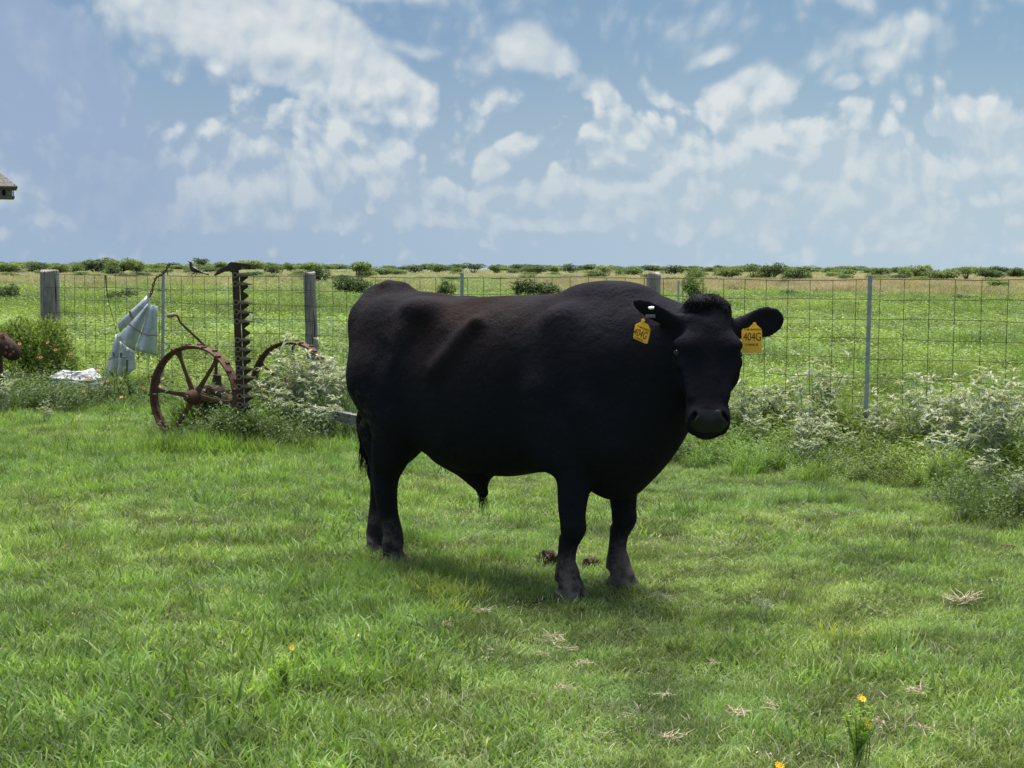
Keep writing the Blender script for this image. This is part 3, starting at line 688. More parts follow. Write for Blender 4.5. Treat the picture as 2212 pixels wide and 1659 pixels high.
# ================================================================== MOWER
rust_m = material('rust_brown', (0.085, 0.045, 0.033), rough=0.85, spec=0.2, color2=(0.16, 0.085, 0.060), noise_scale=16, bump=0.002, bump_scale=80)
rust_d = material('rust_dark', (0.045, 0.031, 0.026), rough=0.85, spec=0.2, color2=(0.085, 0.054, 0.042), noise_scale=20, bump=0.002, bump_scale=80)
MC = Vector((-2.72, 12.65, 0.43)); ME = Vector((math.sin(math.radians(25)), math.cos(math.radians(25)), 0)); MW = Vector((ME.y, -ME.x, 0))
mower = empty('sickle_mower', (MC.x, MC.y, 0)); tag(mower, 'rusty horse drawn mower with two iron wheels and an upright toothed cutter bar', 'mower')
def mrel(p): return Vector(p) - Vector((MC.x, MC.y, 0))
def make_wheel(center, off, R=0.44, wd=0.105):
    rot = Matrix(((MW.x, ME.x, 0, 0), (MW.y, ME.y, 0, 0), (0, 0, 1, 0), (0, 0, 0, 1)))      # local x in the wheel plane, y along the axle
    n = 64; mb = MB(); vs = []; fs = []
    prof = [(R, -wd / 2), (R + 0.003, 0), (R, wd / 2), (R - 0.012, wd / 2), (R - 0.016, 0.012), (R - 0.030, 0.008), (R - 0.030, -0.008), (R - 0.016, -0.012), (R - 0.012, -wd / 2)]
    for i in range(n):
        a = 2 * math.pi * i / n
        for r, y in prof: vs.append((r * math.cos(a), y, r * math.sin(a)))
    k = len(prof)
    for i in range(n):
        for j in range(k): fs.append((i * k + j, i * k + (j + 1) % k, ((i + 1) % n) * k + (j + 1) % k, ((i + 1) % n) * k + j))
    mb.add(vs, fs); wh = mb.build('wheel', rust_m, mower)
    wh.matrix_local = Matrix.Translation(mrel(center)) @ rot
    sp = MB()
    prof2 = [(0.05, 0.030), (0.09, 0.024), (0.20, 0.016), (0.32, 0.014), (0.37, 0.018), (0.405, 0.032), (0.418, 0.055)]
    poly = [(r, h) for r, h in prof2] + [(r, -h) for r, h in reversed(prof2)]
    sp.prism(poly, 0.014, ax=(1, 0, 0), ay=(0, 0, 1)); sp.tube([(0.05, 0, 0), (0.41, 0, 0)], 0.012, n=6)
    sm = sp.mesh('spoke'); sm.materials.append(rust_m)
    for i in range(6):
        o = link_mesh('spoke', sm, None, wh); o.rotation_euler = (0, -math.radians(off + 60 * i), 0)
    lg = MB(); lg.prism([(-0.011, 0), (0.011, 0), (0.006, 0.016), (-0.006, 0.016)], 0.060, ax=(1, 0, 0), ay=(0, 0, 1)); lm = lg.mesh('lug'); lm.materials.append(rust_m)
    for i in range(34):
        a = 2 * math.pi * i / 34; o = link_mesh('lug', lm, None, wh)
        o.location = ((R - 0.001) * math.cos(a), (-0.024 if i % 2 else 0.024), (R - 0.001) * math.sin(a)); o.rotation_euler = (0, math.pi / 2 - a, 0)
    h = MB(); h.tube([(0, -0.10, 0), (0, -0.085, 0), (0, -0.05, 0), (0, 0.06, 0), (0, 0.09, 0)], [0.034, 0.045, 0.062, 0.066, 0.045], n=18)
    h.tube([(0, -0.13, 0), (0, -0.09, 0)], 0.022, n=10); h.build('hub', rust_m, wh, smooth=False)
    return wh
wheel1 = make_wheel(MC, -6)
C2 = MC + ME * 1.5; C2.z = 0.40
wheel2 = make_wheel(C2, 30)
mb = MB(); mb.tube([mrel(MC), mrel(C2)], 0.022, n=10); mb.build('axle', rust_d, mower)
# gear housing: drum, flange, cover and brackets
mb = MB(); g0 = mrel(MC)
mb.tube([g0 + ME * a for a in (0.16, 0.18, 0.24, 0.40, 0.44)], [0.05, 0.085, 0.095, 0.085, 0.04], n=18)
mb.tube([g0 + ME * 0.30 + Vector((0.0, 0, -0.04)), g0 + ME * 0.32 + MW * 0.30 + Vector((0, 0, -0.10))], [0.075, 0.045], n=12)
mb.tube([g0 + ME * 0.30 + Vector((0, 0, 0.02)), g0 + ME * 0.30 + MW * 0.02 + Vector((0, 0, 0.17))], [0.05, 0.035], n=10)
for a in (0, 1.2, 2.4, 3.7, 5.0): mb.tube([g0 + ME * 0.165 + (MW * math.cos(a) + Vector((0, 0, 1)) * math.sin(a)) * 0.065, g0 + ME * 0.15 + (MW * math.cos(a) + Vector((0, 0, 1)) * math.sin(a)) * 0.065], 0.012, n=6)
mb.build('gear_housing', rust_d, mower)
mb = MB(); g1 = mrel(C2)
mb.tube([g1 - ME * a for a in (0.50, 0.46, 0.34, 0.30)], [0.04, 0.10, 0.11, 0.05], n=18)
mb.tube([g1 - ME * 0.4 + MW * 0.05, g1 - ME * 0.42 + MW * 0.34 + Vector((0, 0, -0.16))], [0.05, 0.035], n=10)
mb.build('gear_case', rust_d, mower)
mb = MB(); mb.tube([g0 + ME * 0.42, g0 + ME * 0.20 + MW * 0.40 + Vector((0, 0, -0.15)), mrel((-2.28, 12.36, 0.24))], [0.028, 0.026, 0.030], n=8); mb.build('push_arm', rust_d, mower)
# lift lever with wooden grip
lv = [at(381, 681, 12.95), at(384.5, 684, 12.95), at(389, 696, 12.95), at(451, 755, 12.95), at(468, 772, 12.95), MC + ME * 0.30 + Vector((0, 0, 0.12))]
mb = MB(); mb.tube([mrel(p) for p in lv], [0.009, 0.009, 0.010, 0.012, 0.012, 0.016], n=8); lever = mb.build('lift_lever', rust_d, mower)
mb = MB(); gp = [mrel(at(x, y, 12.95)) for x, y in ((361, 682.5), (363, 682.3), (370, 682), (377, 680), (382, 681))]
mb.tube(gp, [0.008, 0.018, 0.020, 0.014, 0.011], n=10); mb.build('grip', material('grip_wood', (0.19, 0.14, 0.10), rough=0.8, color2=(0.26, 0.20, 0.15), noise_scale=30), lever, smooth=True)
# cutter bar
BD = 12.36; bt, bb = at(501.5, 585, BD), at(514, 918, BD)
bz = (bt - bb).normalized(); bxv = (Vector((1, -0.10, 0)) - bz * bz.dot(Vector((1, -0.10, 0)))).normalized(); byv = bz.cross(bxv).normalized()
L = (bt - bb).length
bar = MB(); bar.prism([(0, 0), (0.060, 0), (0.055, L), (0, L)], 0.018, ax=(1, 0, 0), ay=(0, 0, 1)); bar.prism([(0.065, 0.0), (0.088, 0.0), (0.086, L - 0.03), (0.062, L - 0.03)], 0.008, o=(0, 0.006, 0), ax=(1, 0, 0), ay=(0, 0, 1))
bar.box((0.004, 0.014, L / 2), (0.008, 0.020, L))
cutter = bar.build('cutter_bar', rust_d, mower)
CMX = Matrix(((bxv.x, byv.x, bz.x, mrel(bb).x), (bxv.y, byv.y, bz.y, mrel(bb).y), (bxv.z, byv.z, bz.z, mrel(bb).z), (0, 0, 0, 1)))
cutter.matrix_local = CMX
gd = MB(); ring = [(0.027 + 0.020 * math.cos(a), 0, 0.019 * math.sin(a)) for a in [math.pi * 2 * i / 12 for i in range(13)]]
gd.tube(ring, 0.0075, n=5, cap=False)
gd.tube([(0.044, 0, 0), (0.064, -0.002, 0), (0.095, 0, 0), (0.125, 0, -0.002), (0.176, 0, -0.004)], [0.011, 0.018, 0.016, 0.010, 0.003], n=7)
gm = gd.mesh('guard_finger'); gm.materials.append(material('rust_grey', (0.13, 0.105, 0.085), rough=0.8, color2=(0.19, 0.15, 0.12), noise_scale=30))
kn = MB(); kn.prism([(0.070, -0.037), (0.088, -0.036), (0.130, -0.006), (0.130, 0.006), (0.088, 0.036), (0.070, 0.037)], 0.004, ax=(1, 0, 0), ay=(0, 0, 1)); km = kn.mesh('knife_section'); km.materials.append(rust_d)
for (y) in (203, 255, 367, 423, 480, 592, 648, 703, 760, 813, 872, 930, 980, 1040):
    vy = (950 + y / 1.5255) / 1.8228; z = (918 - vy) / (918 - 585) * L
    o = link_mesh('guard_finger', gm, None, cutter); o.location = (0.002, -0.016, z); o.rotation_euler = (0, rnd.uniform(-0.03, 0.03), 0)
for i in range(16):
    o = link_mesh('knife_section', km, None, cutter); o.location = (0, 0.008, L - 0.055 - 0.0775 * i); 
mb = MB()
shoe = [(462, 594.9), (466, 590), (478.6, 579.6), (490, 576), (494, 570), (500, 566), (507.5, 566.5), (521.6, 568.4), (536, 570), (552, 571.8), (534, 575.9), (521.6, 577), (520, 583), (501.7, 588.3), (496.7, 586.2), (483.5, 587), (463.7, 595.7)]
pl = [(CMX.inverted() @ mrel(at(x, y, BD))) for x, y in shoe]
mb.prism([(p.x, p.z) for p in pl], 0.045, ax=(1, 0, 0), ay=(0, 0, 1)); mb.build('bar_shoe', rust_d, cutter)
mb = MB(); mb.box((0.03, 0.025, 0.06), (0.09, 0.03, 0.14)); mb.build('bar_foot', rust_d, cutter)
# wooden tongue
mb = MB(); pa, pb = mrel((-2.36, 13.35, 0.36)), mrel((-0.52, 12.45, 0.10)); d = (pb - pa).normalized(); u = d.cross(Vector((0, 0, 1))).normalized(); vv = u.cross(d).normalized()
mb.add([pa + u * a * 0.045 + vv * b * 0.042 for a, b in ((-1, -1), (1, -1), (1, 1), (-1, 1))] + [pb + u * a * 0.045 + vv * b * 0.042 for a, b in ((-1, -1), (1, -1), (1, 1), (-1, 1))],
       [(0, 1, 2, 3), (7, 6, 5, 4), (0, 4, 5, 1), (1, 5, 6, 2), (2, 6, 7, 3), (3, 7, 4, 0)])
mb.build('wooden_tongue', beam_m, mower)

# ================================================================== SHEET METAL VANES, BLOCK, PUMP, HOUSE, BIRD
galv = bpy.data.materials.new('galvanised_sheet'); galv.use_nodes = True; nt = NT(galv.node_tree); b = galv.node_tree.nodes['Principled BSDF']
tc = nt.new('ShaderNodeTexCoord'); g1_ = nt.noise(tc.outputs['Object'], 9, 6, 0.65); g2_ = nt.noise(tc.outputs['Object'], 90, 4, 0.7)
nt.set(b, 'Base Color', nt.mix(nt.mapr(g1_, 0.3, 0.7), (0.33, 0.37, 0.42, 1), nt.mix(g2_, (0.64, 0.69, 0.76, 1), (0.47, 0.52, 0.58, 1))))
b.inputs['Metallic'].default_value = 0.35; b.inputs['Roughness'].default_value = 0.42
def z8(x, y): return ((150 + x / 2.765) / 1.8228, (1000 + y / 2.765) / 1.8228)
def vane_mesh(corners, D, bulge, orig, thick=0.004, crumple=0.0):
    c = [at(*z8(*p), D + dd) for p, dd in zip(corners, (0, 0, 0.05, -0.02))]; n = 9
    nrm = ((c[1] - c[0]).cross(c[3] - c[0])).normalized()
    if nrm.y > 0: nrm = -nrm
    vs = []
    for side in (0, 1):
        for i in range(n):
            for j in range(n):
                u_, v_ = j / (n - 1), i / (n - 1)
                p = c[0] * (1 - u_) * (1 - v_) + c[1] * u_ * (1 - v_) + c[2] * u_ * v_ + c[3] * (1 - u_) * v_
                p = p + nrm * (bulge * math.sin(math.pi * u_) + crumple * math.sin(9 * u_ + 7 * v_) * v_ - side * thick)
                vs.append(p - orig)
    fs = []
    for i in range(n - 1):
        for j in range(n - 1):
            a = i * n + j; fs.append((a, a + 1, a + n + 1, a + n)); a += n * n; fs.append((a + n, a + n + 1, a + 1, a))
    e = [i for i in range(n)] + [i * n + n - 1 for i in range(1, n)] + [(n - 1) * n + j for j in range(n - 2, -1, -1)] + [i * n for i in range(n - 2, 0, -1)]
    for a, b_ in zip(e, e[1:] + e[:1]): fs.append((b_, a, a + n * n, b_ + n * n))
    mb = MB(); mb.add(vs, fs); return mb
def vane_cluster(name, label, items, ribs, extra, D):
    org = at(*z8(1000, 900), D); org.z = 0; r_ = empty(name, org); tag(r_, label, 'sheet metal', 'old windmill vanes leaning on the fence')
    for cs, dd, bg_, cr in items: vane_mesh(cs, D + dd, bg_, org, crumple=cr).build('vane', galv, r_, smooth=True)
    for pts, dd in ribs:
        mb = MB(); mb.tube([at(*z8(*p), D + dd) - org for p in pts], 0.014, n=6, flat=0.5); mb.build('rib', material('rib_steel', (0.11, 0.12, 0.13), rough=0.6, metal=0.3), r_)
    for pts, rr in extra:
        mb = MB(); mb.tube([at(*z8(*p), D - 0.04) - org for p in pts], rr, n=6); mb.build('bracket', material('pale_bracket', (0.50, 0.58, 0.50), rough=0.6), r_)
    return r_
vane_cluster('windmill_vanes', 'fan of three grey galvanised vanes hanging beside the steel fence post',
    [(((1188, 450), (1207, 548), (892, 852), (878, 740)), 0.06, 0.045, 0.0), (((1195, 535), (1225, 552), (1040, 1054), (858, 912)), 0.0, 0.06, 0.0), (((1220, 550), (1303, 566), (1288, 1106), (1062, 1050)), -0.03, 0.07, 0.0)],
    [(((985, 762), (1050, 800), (1115, 852)), -0.07), (((1115, 852), (1200, 880), (1303, 887)), -0.10), (((995, 620), (1010, 660), (1028, 700)), 0.0)],
    [(((1213, 420), (1205, 480), (1215, 545)), 0.012), (((1192, 390), (1192, 520)), 0.008)], 16.95)
vane_cluster('windmill_vanes', 'upright bundle of three bent vanes standing in the weeds under the hanging fan',
    [(((848, 868), (892, 960), (862, 1314), (718, 1350)), 0.0, 0.03, 0.0), (((893, 950), (960, 1010), (967, 1314), (832, 1385)), 0.05, 0.02, 0.006), (((962, 1012), (1048, 1060), (1064, 1250), (975, 1320)), 0.08, 0.03, 0.012)],
    [(((775, 1145), (820, 1120), (880, 1106)), -0.05), (((890, 1125), (965, 1122)), 0.0), (((820, 1070), (822, 1110)), -0.06), (((905, 1075), (900, 1120)), -0.02), (((970, 1150), (962, 1320)), -0.02)], [], 17.0)
mb = MB(); wp = [z8(*p) for p in ((1215, 470), (1235, 420), (1250, 350), (1268, 290), (1282, 255), (1310, 240), (1342, 228), (1375, 190), (1405, 150), (1440, 95))]
tw = []
for i, p in enumerate(wp): tw.append(at(*p, 16.9) )
o0 = tw[0].copy()
for ph in (0, math.pi):
    pts = []
    for i in range(len(tw) - 1):
        for k in range(4):
            f_ = (i + k / 4); p = tw[i].lerp(tw[i + 1], k / 4); a = f_ * 2.6 + ph; pts.append(p + Vector((math.cos(a), 0, math.sin(a))) * 0.010 - o0)
    mb.tube(pts, 0.007, n=5)
mb.tube([at(*z8(1400, 160), 16.9) - o0, at(*z8(1412, 230), 16.9) - o0], 0.006, n=4)
o = mb.build('twisted_wire', rust_m); o.location = o0; tag(o, 'twisted rusty wire rising past the top of the steel post above the vanes', 'wire')
mb = MB(); pts = [at(*z8(*p), 16.75) for p in ((735, 235), (745, 380), (775, 560), (815, 700), (850, 835))]; o0 = pts[-1].copy()
mb.tube([p - o0 for p in pts], [0.010, 0.006, 0.004, 0.004, 0.003], n=5); o = mb.build('dry_vine', material('stem_dark', (0.05, 0.06, 0.03))); o.location = o0; tag(o, 'thin dark dry vine hanging down the fence wires onto the vanes', 'vine')

# pale block
def rock_mesh():
    bm = bmesh.new()
    base = [(-0.32, -0.20), (-0.10, -0.26), (0.18, -0.24), (0.32, -0.05), (0.28, 0.20), (-0.05, 0.26), (-0.30, 0.12)]
    lay = [(0.0, 1.0), (0.16, 0.98), (0.25, 0.92), (0.28, 0.82), (0.29, 0.88), (0.37, 0.55)]
    rows = []
    for i, (z, s_) in enumerate(lay): rows.append([bm.verts.new((x * s_ + 0.02 * math.sin(i * 2 + x * 9), y * s_, z + 0.02 * math.sin(x * 8 + i))) for x, y in base])
    for a, b_ in zip(rows, rows[1:]):
        for j in range(7): bm.faces.new((a[j], a[(j + 1) % 7], b_[(j + 1) % 7], b_[j]))
    bm.faces.new(rows[-1]); bm.faces.new(list(reversed(rows[0])))
    bmesh.ops.subdivide_edges(bm, edges=bm.edges[:], cuts=2, use_grid_fill=True)
    me = bpy.data.meshes.new('rock')
    for v_ in bm.verts:
        v_.co += Vector((rnd.gauss(0, 0.006), rnd.gauss(0, 0.006), rnd.gauss(0, 0.005)))
    bm.to_mesh(me); bm.free(); return me
rk = link_mesh('rock', rock_mesh(), material('pale_rock', (0.34, 0.35, 0.36), rough=0.8, color2=(0.58, 0.59, 0.60), noise_scale=11, bump=0.012, bump_scale=26))
p = at(168, 860, 16.5); rk.location = (p.x, 16.5, 0.0); rk.rotation_euler = (0, 0, 0.25); tag(rk, 'pale grey faceted rock with a flat top lying in the weeds by the fence', 'rock')

# rusty pump head at the edge of the picture
po = at(4, 800, 15.4); po.z = 0; pump = empty('iron_pump', po); tag(pump, 'rusty cast iron pump head half hidden by the leafy shrub', 'pump')
def pr(x, y, D=15.4): return at(x, y, D) - po
mb = MB(); mb.tube([pr(-6, 742), pr(2, 742), pr(12, 747), pr(22, 757), pr(30, 768), pr(33, 778)], [0.06, 0.08, 0.095, 0.095, 0.08, 0.04], n=14); mb.build('pump_body', material('pump_iron', (0.022, 0.013, 0.010), rough=0.8, color2=(0.055, 0.030, 0.022), noise_scale=25, bump=0.006, bump_scale=30), pump, smooth=True)
mb = MB(); mb.tube([pr(2, 748), pr(22, 740)], [0.07, 0.08], n=12); mb.tube([pr(-8, 738), pr(14, 727)], [0.05, 0.058], n=12); mb.build('pump_cap', rust_m, pump)
mb = MB(); mb.tube([pr(-4 + 14 * math.cos(a) + 6, 734 - 12 * math.sin(a)) for a in [math.pi * i / 10 for i in range(11)]], 0.014, n=6); mb.build('handle_ring', rust_m, pump)
mb = MB(); mb.tube([pr(-4, 745, 15.5), (-0.05, 0.1, 0.0)], 0.04, n=10); mb.build('pump_pipe', rust_d, pump)
mb = MB()
for a in (0.3, 1.3, 2.6, 4.0, 5.2): q = pr(20 + 9 * math.cos(a), 758 + 9 * math.sin(a), 15.28); mb.tube([q, q + Vector((0, -0.02, 0))], 0.014, n=6)
mb.build('bolt', rust_m, pump)

# bird house on a pole
HD = 20.0; ho = at(-42, 427, HD); house = empty('birdhouse', (ho.x, ho.y, 0), -math.atan2(ho.x, ho.y)); tag(house, 'weathered wooden birdhouse with a pitched roof at the edge of the sky', 'birdhouse')
def hz_(y): return at(0, y, HD).z
zf, ze, zp = hz_(425), hz_(405), hz_(352); hwid = (at(22, 415, HD).x - ho.x); rw = (at(32.5, 405, HD).x - ho.x); fw = (at(27, 426, HD).x - ho.x)
greyw = wood_material('birdhouse_wood', (0.14, 0.135, 0.12), (0.26, 0.25, 0.225), 1.0); darkw = material('house_wall', (0.10, 0.095, 0.07), rough=0.9, color2=(0.22, 0.21, 0.18), noise_scale=22)
hz = (zf + ze) / 2
for sx_, sy_ in ((0, -1), (0, 1), (1, 0), (-1, 0)):
    mb = MB(); dp = hwid * 0.8
    if sy_: mb.box((0, sy_ * dp, (zf + ze) / 2 + 0.005), (2 * hwid, 0.02, ze - zf))
    else: mb.box((sx_ * (hwid - 0.01), 0, (zf + ze) / 2 + 0.005), (0.02, 2 * dp - 0.024, ze - zf))
    wl = mb.build('wall', darkw, house)
    if sy_ == -1:
        for k in (-0.32, -0.16, 0.0, 0.16, hwid - 0.105):
            m2 = MB(); pts = [(k + 0.024 * math.cos(a), 0.042 * math.sin(a) if math.sin(a) > 0 else 0.045 * math.sin(a)) for a in [2 * math.pi * i / 12 for i in range(12)]]
            m2.prism(pts, 0.006, o=(0, -dp - 0.012, (zf + ze) / 2 - 0.012), ax=(1, 0, 0), ay=(0, 0, 1)); m2.build('entrance_hole', material('hole_dark', (0.006, 0.005, 0.004), rough=0.9), wl)
for x in (-1, 1): mb = MB(); mb.box((x * (hwid + 0.012), -hwid * 0.8, (zf + ze) / 2), (0.014, 0.014, ze - zf)); mb.build('corner_trim', greyw, house)
mb = MB(); mb.box((0, 0, zf - 0.008), (2 * fw, 2 * fw * 0.85, 0.02)); mb.build('floor_board', greyw, house)
dpr = hwid * 0.8 + 0.07
rf = MB(); rf.add([(-rw, -dpr, ze), (rw, -dpr, ze), (rw, dpr, ze), (-rw, dpr, ze), (-rw * 0.45, 0, zp), (rw * 0.18, 0, zp), (-rw, -dpr, ze - 0.015), (rw, -dpr, ze - 0.015), (rw, dpr, ze - 0.015), (-rw, dpr, ze - 0.015)],
    [(0, 1, 5, 4), (1, 2, 5), (2, 3, 4, 5), (3, 0, 4), (0, 6, 7, 1), (1, 7, 8, 2), (2, 8, 9, 3), (3, 9, 6, 0), (9, 8, 7, 6)])
rfo = rf.build('roof', greyw, house)
for k in range(5):
    f0, f1 = k / 6, (k + 1.15) / 6; z0, z1 = ze + (zp - ze) * f0, ze + (zp - ze) * f1
    def rx_(f): return rw + (rw * 0.18 - rw) * f
    m2 = MB(); m2.add([(-rw * 0.9, -dpr * (1 - f0) - 0.012, z0 + 0.006), (rx_(f0), -dpr * (1 - f0) - 0.012, z0 + 0.006), (rx_(f1), -dpr * (1 - f1) - 0.004, z1 + 0.010), (-rw * 0.6, -dpr * (1 - f1) - 0.004, z1 + 0.010),
        (-rw * 0.9, -dpr * (1 - f0), z0), (rx_(f0), -dpr * (1 - f0), z0), (rx_(f1), -dpr * (1 - f1), z1), (-rw * 0.6, -dpr * (1 - f1), z1)], [(0, 1, 2, 3), (4, 7, 6, 5), (0, 4, 5, 1), (1, 5, 6, 2), (2, 6, 7, 3), (3, 7, 4, 0)])
    m2.build('shingle', greyw, rfo)
mb = MB(); mb.tube([(-0.05, 0, 0), (-0.05, 0, zf - 0.02)], 0.04, n=10); mb.build('pole', greyw, house)

# blackbird on the top wire
bd = t_of(425); bp0 = FA + FD * bd; BDist = bp0.y - 0.0; s_b = FPX / BDist
def zb(x, y): return at((700 + x / 13.825) / 1.8228, (1000 + y / 13.825) / 1.8228, BDist)
org = zb(850, 1180); bird = empty('blackbird', org); tag(bird, 'glossy black bird with a long tail perched on the top fence wire', 'bird')
blk = material('bird_feathers', (0.008, 0.010, 0.010), rough=0.38, spec=0.5, color2=(0.012, 0.010, 0.006), noise_scale=60)
ir = material('bird_head_blue', (0.012, 0.030, 0.045), rough=0.35, spec=0.6)
u2 = 1 / (13.825 * 1.8228) / s_b
mb = MB(); spine = [((600, 425), 14), ((640, 425), 48), ((690, 460), 62), ((705, 560), 72), ((740, 680), 100), ((830, 800), 150), ((960, 880), 150), ((1100, 930), 105), ((1240, 985), 62), ((1380, 1030), 42), ((1550, 1095), 38), ((1700, 1150), 26)]
mb.tube([zb(*p) - org for p, r_ in spine], [r_ * u2 * 1.25 for p, r_ in spine], n=12, flat=0.8); bo = mb.build('body', blk, bird, smooth=True)
mb = MB(); mb.tube([zb(*p) - org for p in ((615, 420), (575, 412), (528, 418))], [24 * u2, 16 * u2, 3 * u2], n=8); mb.build('beak', blk, bird)
mb = MB(); q = [(760, 700), (950, 790), (1150, 900), (1330, 1000)]
mb.tube([zb(*p) - org + Vector((0, -0.022, 0)) for p in q], [40 * u2, 75 * u2, 55 * u2, 12 * u2], n=8, flat=0.4); mb.build('wing', blk, bird, smooth=True)
for q in (((920, 1000), (850, 1090), (735, 1180)), ((1050, 1000), (1010, 1090), (960, 1185))):
    mb = MB(); mb.tube([zb(*p) - org for p in q], [30 * u2, 14 * u2, 12 * u2], n=6); mb.tube([zb(q[2][0] - 30, 1185) - org, zb(q[2][0] + 35, 1195) - org], 20 * u2, n=6); mb.build('leg', blk, bird)

# ================================================================== PLANTS
def leaf_material(name, stops, trans=0.35, rough=0.55, spec=0.25, patch=None, patch_scale=0.5, patch_amt=0.6, tan=None, tan_range=(0.62, 0.8), tan_scale=0.12, gain=1.55):
    """stops: colours from one leaf to the next; patch: colour that large patches of the ground lean towards"""
    m = bpy.data.materials.new(name); m.use_nodes = True; nt = NT(m.node_tree); out = m.node_tree.nodes['Material Output']; b = m.node_tree.nodes['Principled BSDF']
    at_ = nt.new('ShaderNodeAttribute', attribute_name='r'); geo = nt.new('ShaderNodeNewGeometry'); oi = nt.new('ShaderNodeObjectInfo')
    g_ = gain; gv = (g_ * 1.06, g_ * 1.02, g_ * 1.32); stops = [(p, tuple(a_ * b_ for a_, b_ in zip(c, gv))) for p, c in stops]; patch = tuple(a_ * b_ for a_, b_ in zip(patch, gv)) if patch else None
    f = nt.math('ADD', nt.math('MULTIPLY', at_.outputs['Fac'], 0.7), nt.math('MULTIPLY', oi.outputs['Random'], 0.3))
    col = nt.ramp(f, stops)
    if patch is not None:
        pn = nt.mapr(nt.noise(geo.outputs['Position'], patch_scale, 4, 0.6), 0.40, 0.62)
        col = nt.mix(nt.math('MULTIPLY', pn, patch_amt), col, (*patch, 1))
        pn2 = nt.mapr(nt.noise(geo.outputs['Position'], patch_scale * 5.3, 3, 0.6), 0.36, 0.64, 0.62, 1.35)
        col = nt.mix(1.0, col, nt.new('ShaderNodeCombineXYZ', i_0=pn2, i_1=pn2, i_2=pn2).outputs[0], 'MULTIPLY')
    if tan is not None:
        tn = nt.mapr(nt.noise(geo.outputs['Position'], tan_scale, 4, 0.6), *tan_range)
        col = nt.mix(tn, col, (*tan, 1))
    nt.set(b, 'Base Color', col); b.inputs['Roughness'].default_value = rough; b.inputs['Specular IOR Level'].default_value = spec
    tr = nt.new('ShaderNodeBsdfTranslucent'); nt.set(tr, 0, nt.mix(1.0, col, (1.25, 1.35, 0.6, 1), 'MULTIPLY'))
    mx = nt.new('ShaderNodeMixShader', i_0=trans); nt.l.new(b.outputs[0], mx.inputs[1]); nt.l.new(tr.outputs[0], mx.inputs[2]); nt.l.new(mx.outputs[0], out.inputs[0])
    return m

def blades(n, R, h, wd, lean, bend, segs=3, square=False, rng=None, wtip=0.0, clump=0):
    """n grass blades rooted within R; returns points, triangles, per-point r"""
    rng = rng or RG
    if square: x, y = rng.uniform(-R, R, n), rng.uniform(-R, R, n)
    else: a = rng.uniform(0, 2 * np.pi, n); q = R * np.sqrt(rng.uniform(0, 1, n)); x, y = q * np.cos(a), q * np.sin(a)
    H = rng.uniform(h[0], h[1], n); az_ = rng.uniform(0, 2 * np.pi, n)
    th0 = np.abs(rng.normal(0, lean, n)); bd_ = rng.uniform(bend[0], bend[1], n); W = wd * rng.uniform(0.7, 1.3, n)
    dx, dy = np.cos(az_), np.sin(az_); tw_ = az_ + np.pi / 2 + rng.normal(0, 0.7, n); sx_, sy_ = np.cos(tw_), np.sin(tw_)
    V = []; px_, py_, pz_ = x.copy(), y.copy(), np.zeros(n); wv = rng.normal(0, 0.25, (segs + 1, n))
    for i in range(segs + 1):
        f = i / segs; ww = W * (1 - f ** 1.6) * (0.75 + 0.5 * min(1, f * 3)) * 0.5
        if i < segs:
            V.append(np.stack([px_ - sx_ * ww, py_ - sy_ * ww, pz_], 1)); V.append(np.stack([px_ + sx_ * ww, py_ + sy_ * ww, pz_], 1))
            th = th0 + bd_ * (f + 0.5 / segs); st = H / segs
            px_ = px_ + np.sin(th) * (dx + wv[i] * dy) * st; py_ = py_ + np.sin(th) * (dy - wv[i] * dx) * st; pz_ = np.maximum(pz_ + np.cos(th) * st, 0.002)
        else: V.append(np.stack([px_, py_, pz_], 1))
    k = 2 * segs + 1; P = np.stack(V, 1).reshape(-1, 3); T = []
    for i in range(segs - 1): T += [(2 * i, 2 * i + 1, 2 * i + 3), (2 * i, 2 * i + 3, 2 * i + 2)]
    T.append((2 * segs - 2, 2 * segs - 1, 2 * segs)); T = np.array(T)
    F = (T[None] + (np.arange(n) * k)[:, None, None]).reshape(-1, 3)
    return P, F, np.repeat(rng.uniform(0, 1, n), k)

def leaves(pos, dirs, L, W, fold=0.25, droop=0.3, rng=None):
    """lance-shaped leaves, each four triangles folded along the midrib"""
    rng = rng or RG; n = len(pos); d = dirs / np.linalg.norm(dirs, axis=1, keepdims=True)
    up = np.array([0, 0, 1.0]) + rng.normal(0, 0.35, (n, 3)); s = np.cross(d, up); s /= np.linalg.norm(s, axis=1, keepdims=True) + 1e-6; nn = np.cross(s, d)
    L = (L * rng.uniform(0.7, 1.25, n))[:, None]; W = (W * rng.uniform(0.75, 1.25, n))[:, None]
    p0 = pos; m = pos + d * L * 0.45 - nn * L * 0.02; tip = pos + d * L * 0.97 - nn * L * droop * 0.5
    a = pos + d * L * 0.42 + s * W * 0.5 + nn * W * fold; c = pos + d * L * 0.42 - s * W * 0.5 + nn * W * fold
    P = np.stack([p0, a, m, c, tip], 1).reshape(-1, 3); T = np.array([(0, 2, 1), (0, 3, 2), (1, 2, 4), (2, 3, 4)])
    F = (T[None] + (np.arange(n) * 5)[:, None, None]).reshape(-1, 3)
    return P, F, np.repeat(rng.uniform(0, 1, n), 5)
def join(parts):
    P, F, R_ = [], [], []; o = 0
    for p, f, r in parts: P.append(p); F.append(f + o); R_.append(r); o += len(p)
    return np.concatenate(P), np.concatenate(F), np.concatenate(R_)
def veg_mesh(name, pfr, mat):
    P, F, r = pfr; me = np_mesh(name, P, F.astype(np.int64)); a = me.attributes.new('r', 'FLOAT', 'POINT')
    if len(me.vertices) == len(r): a.data.foreach_set('value', r.astype(np.float32))
    me.materials.append(mat); return me

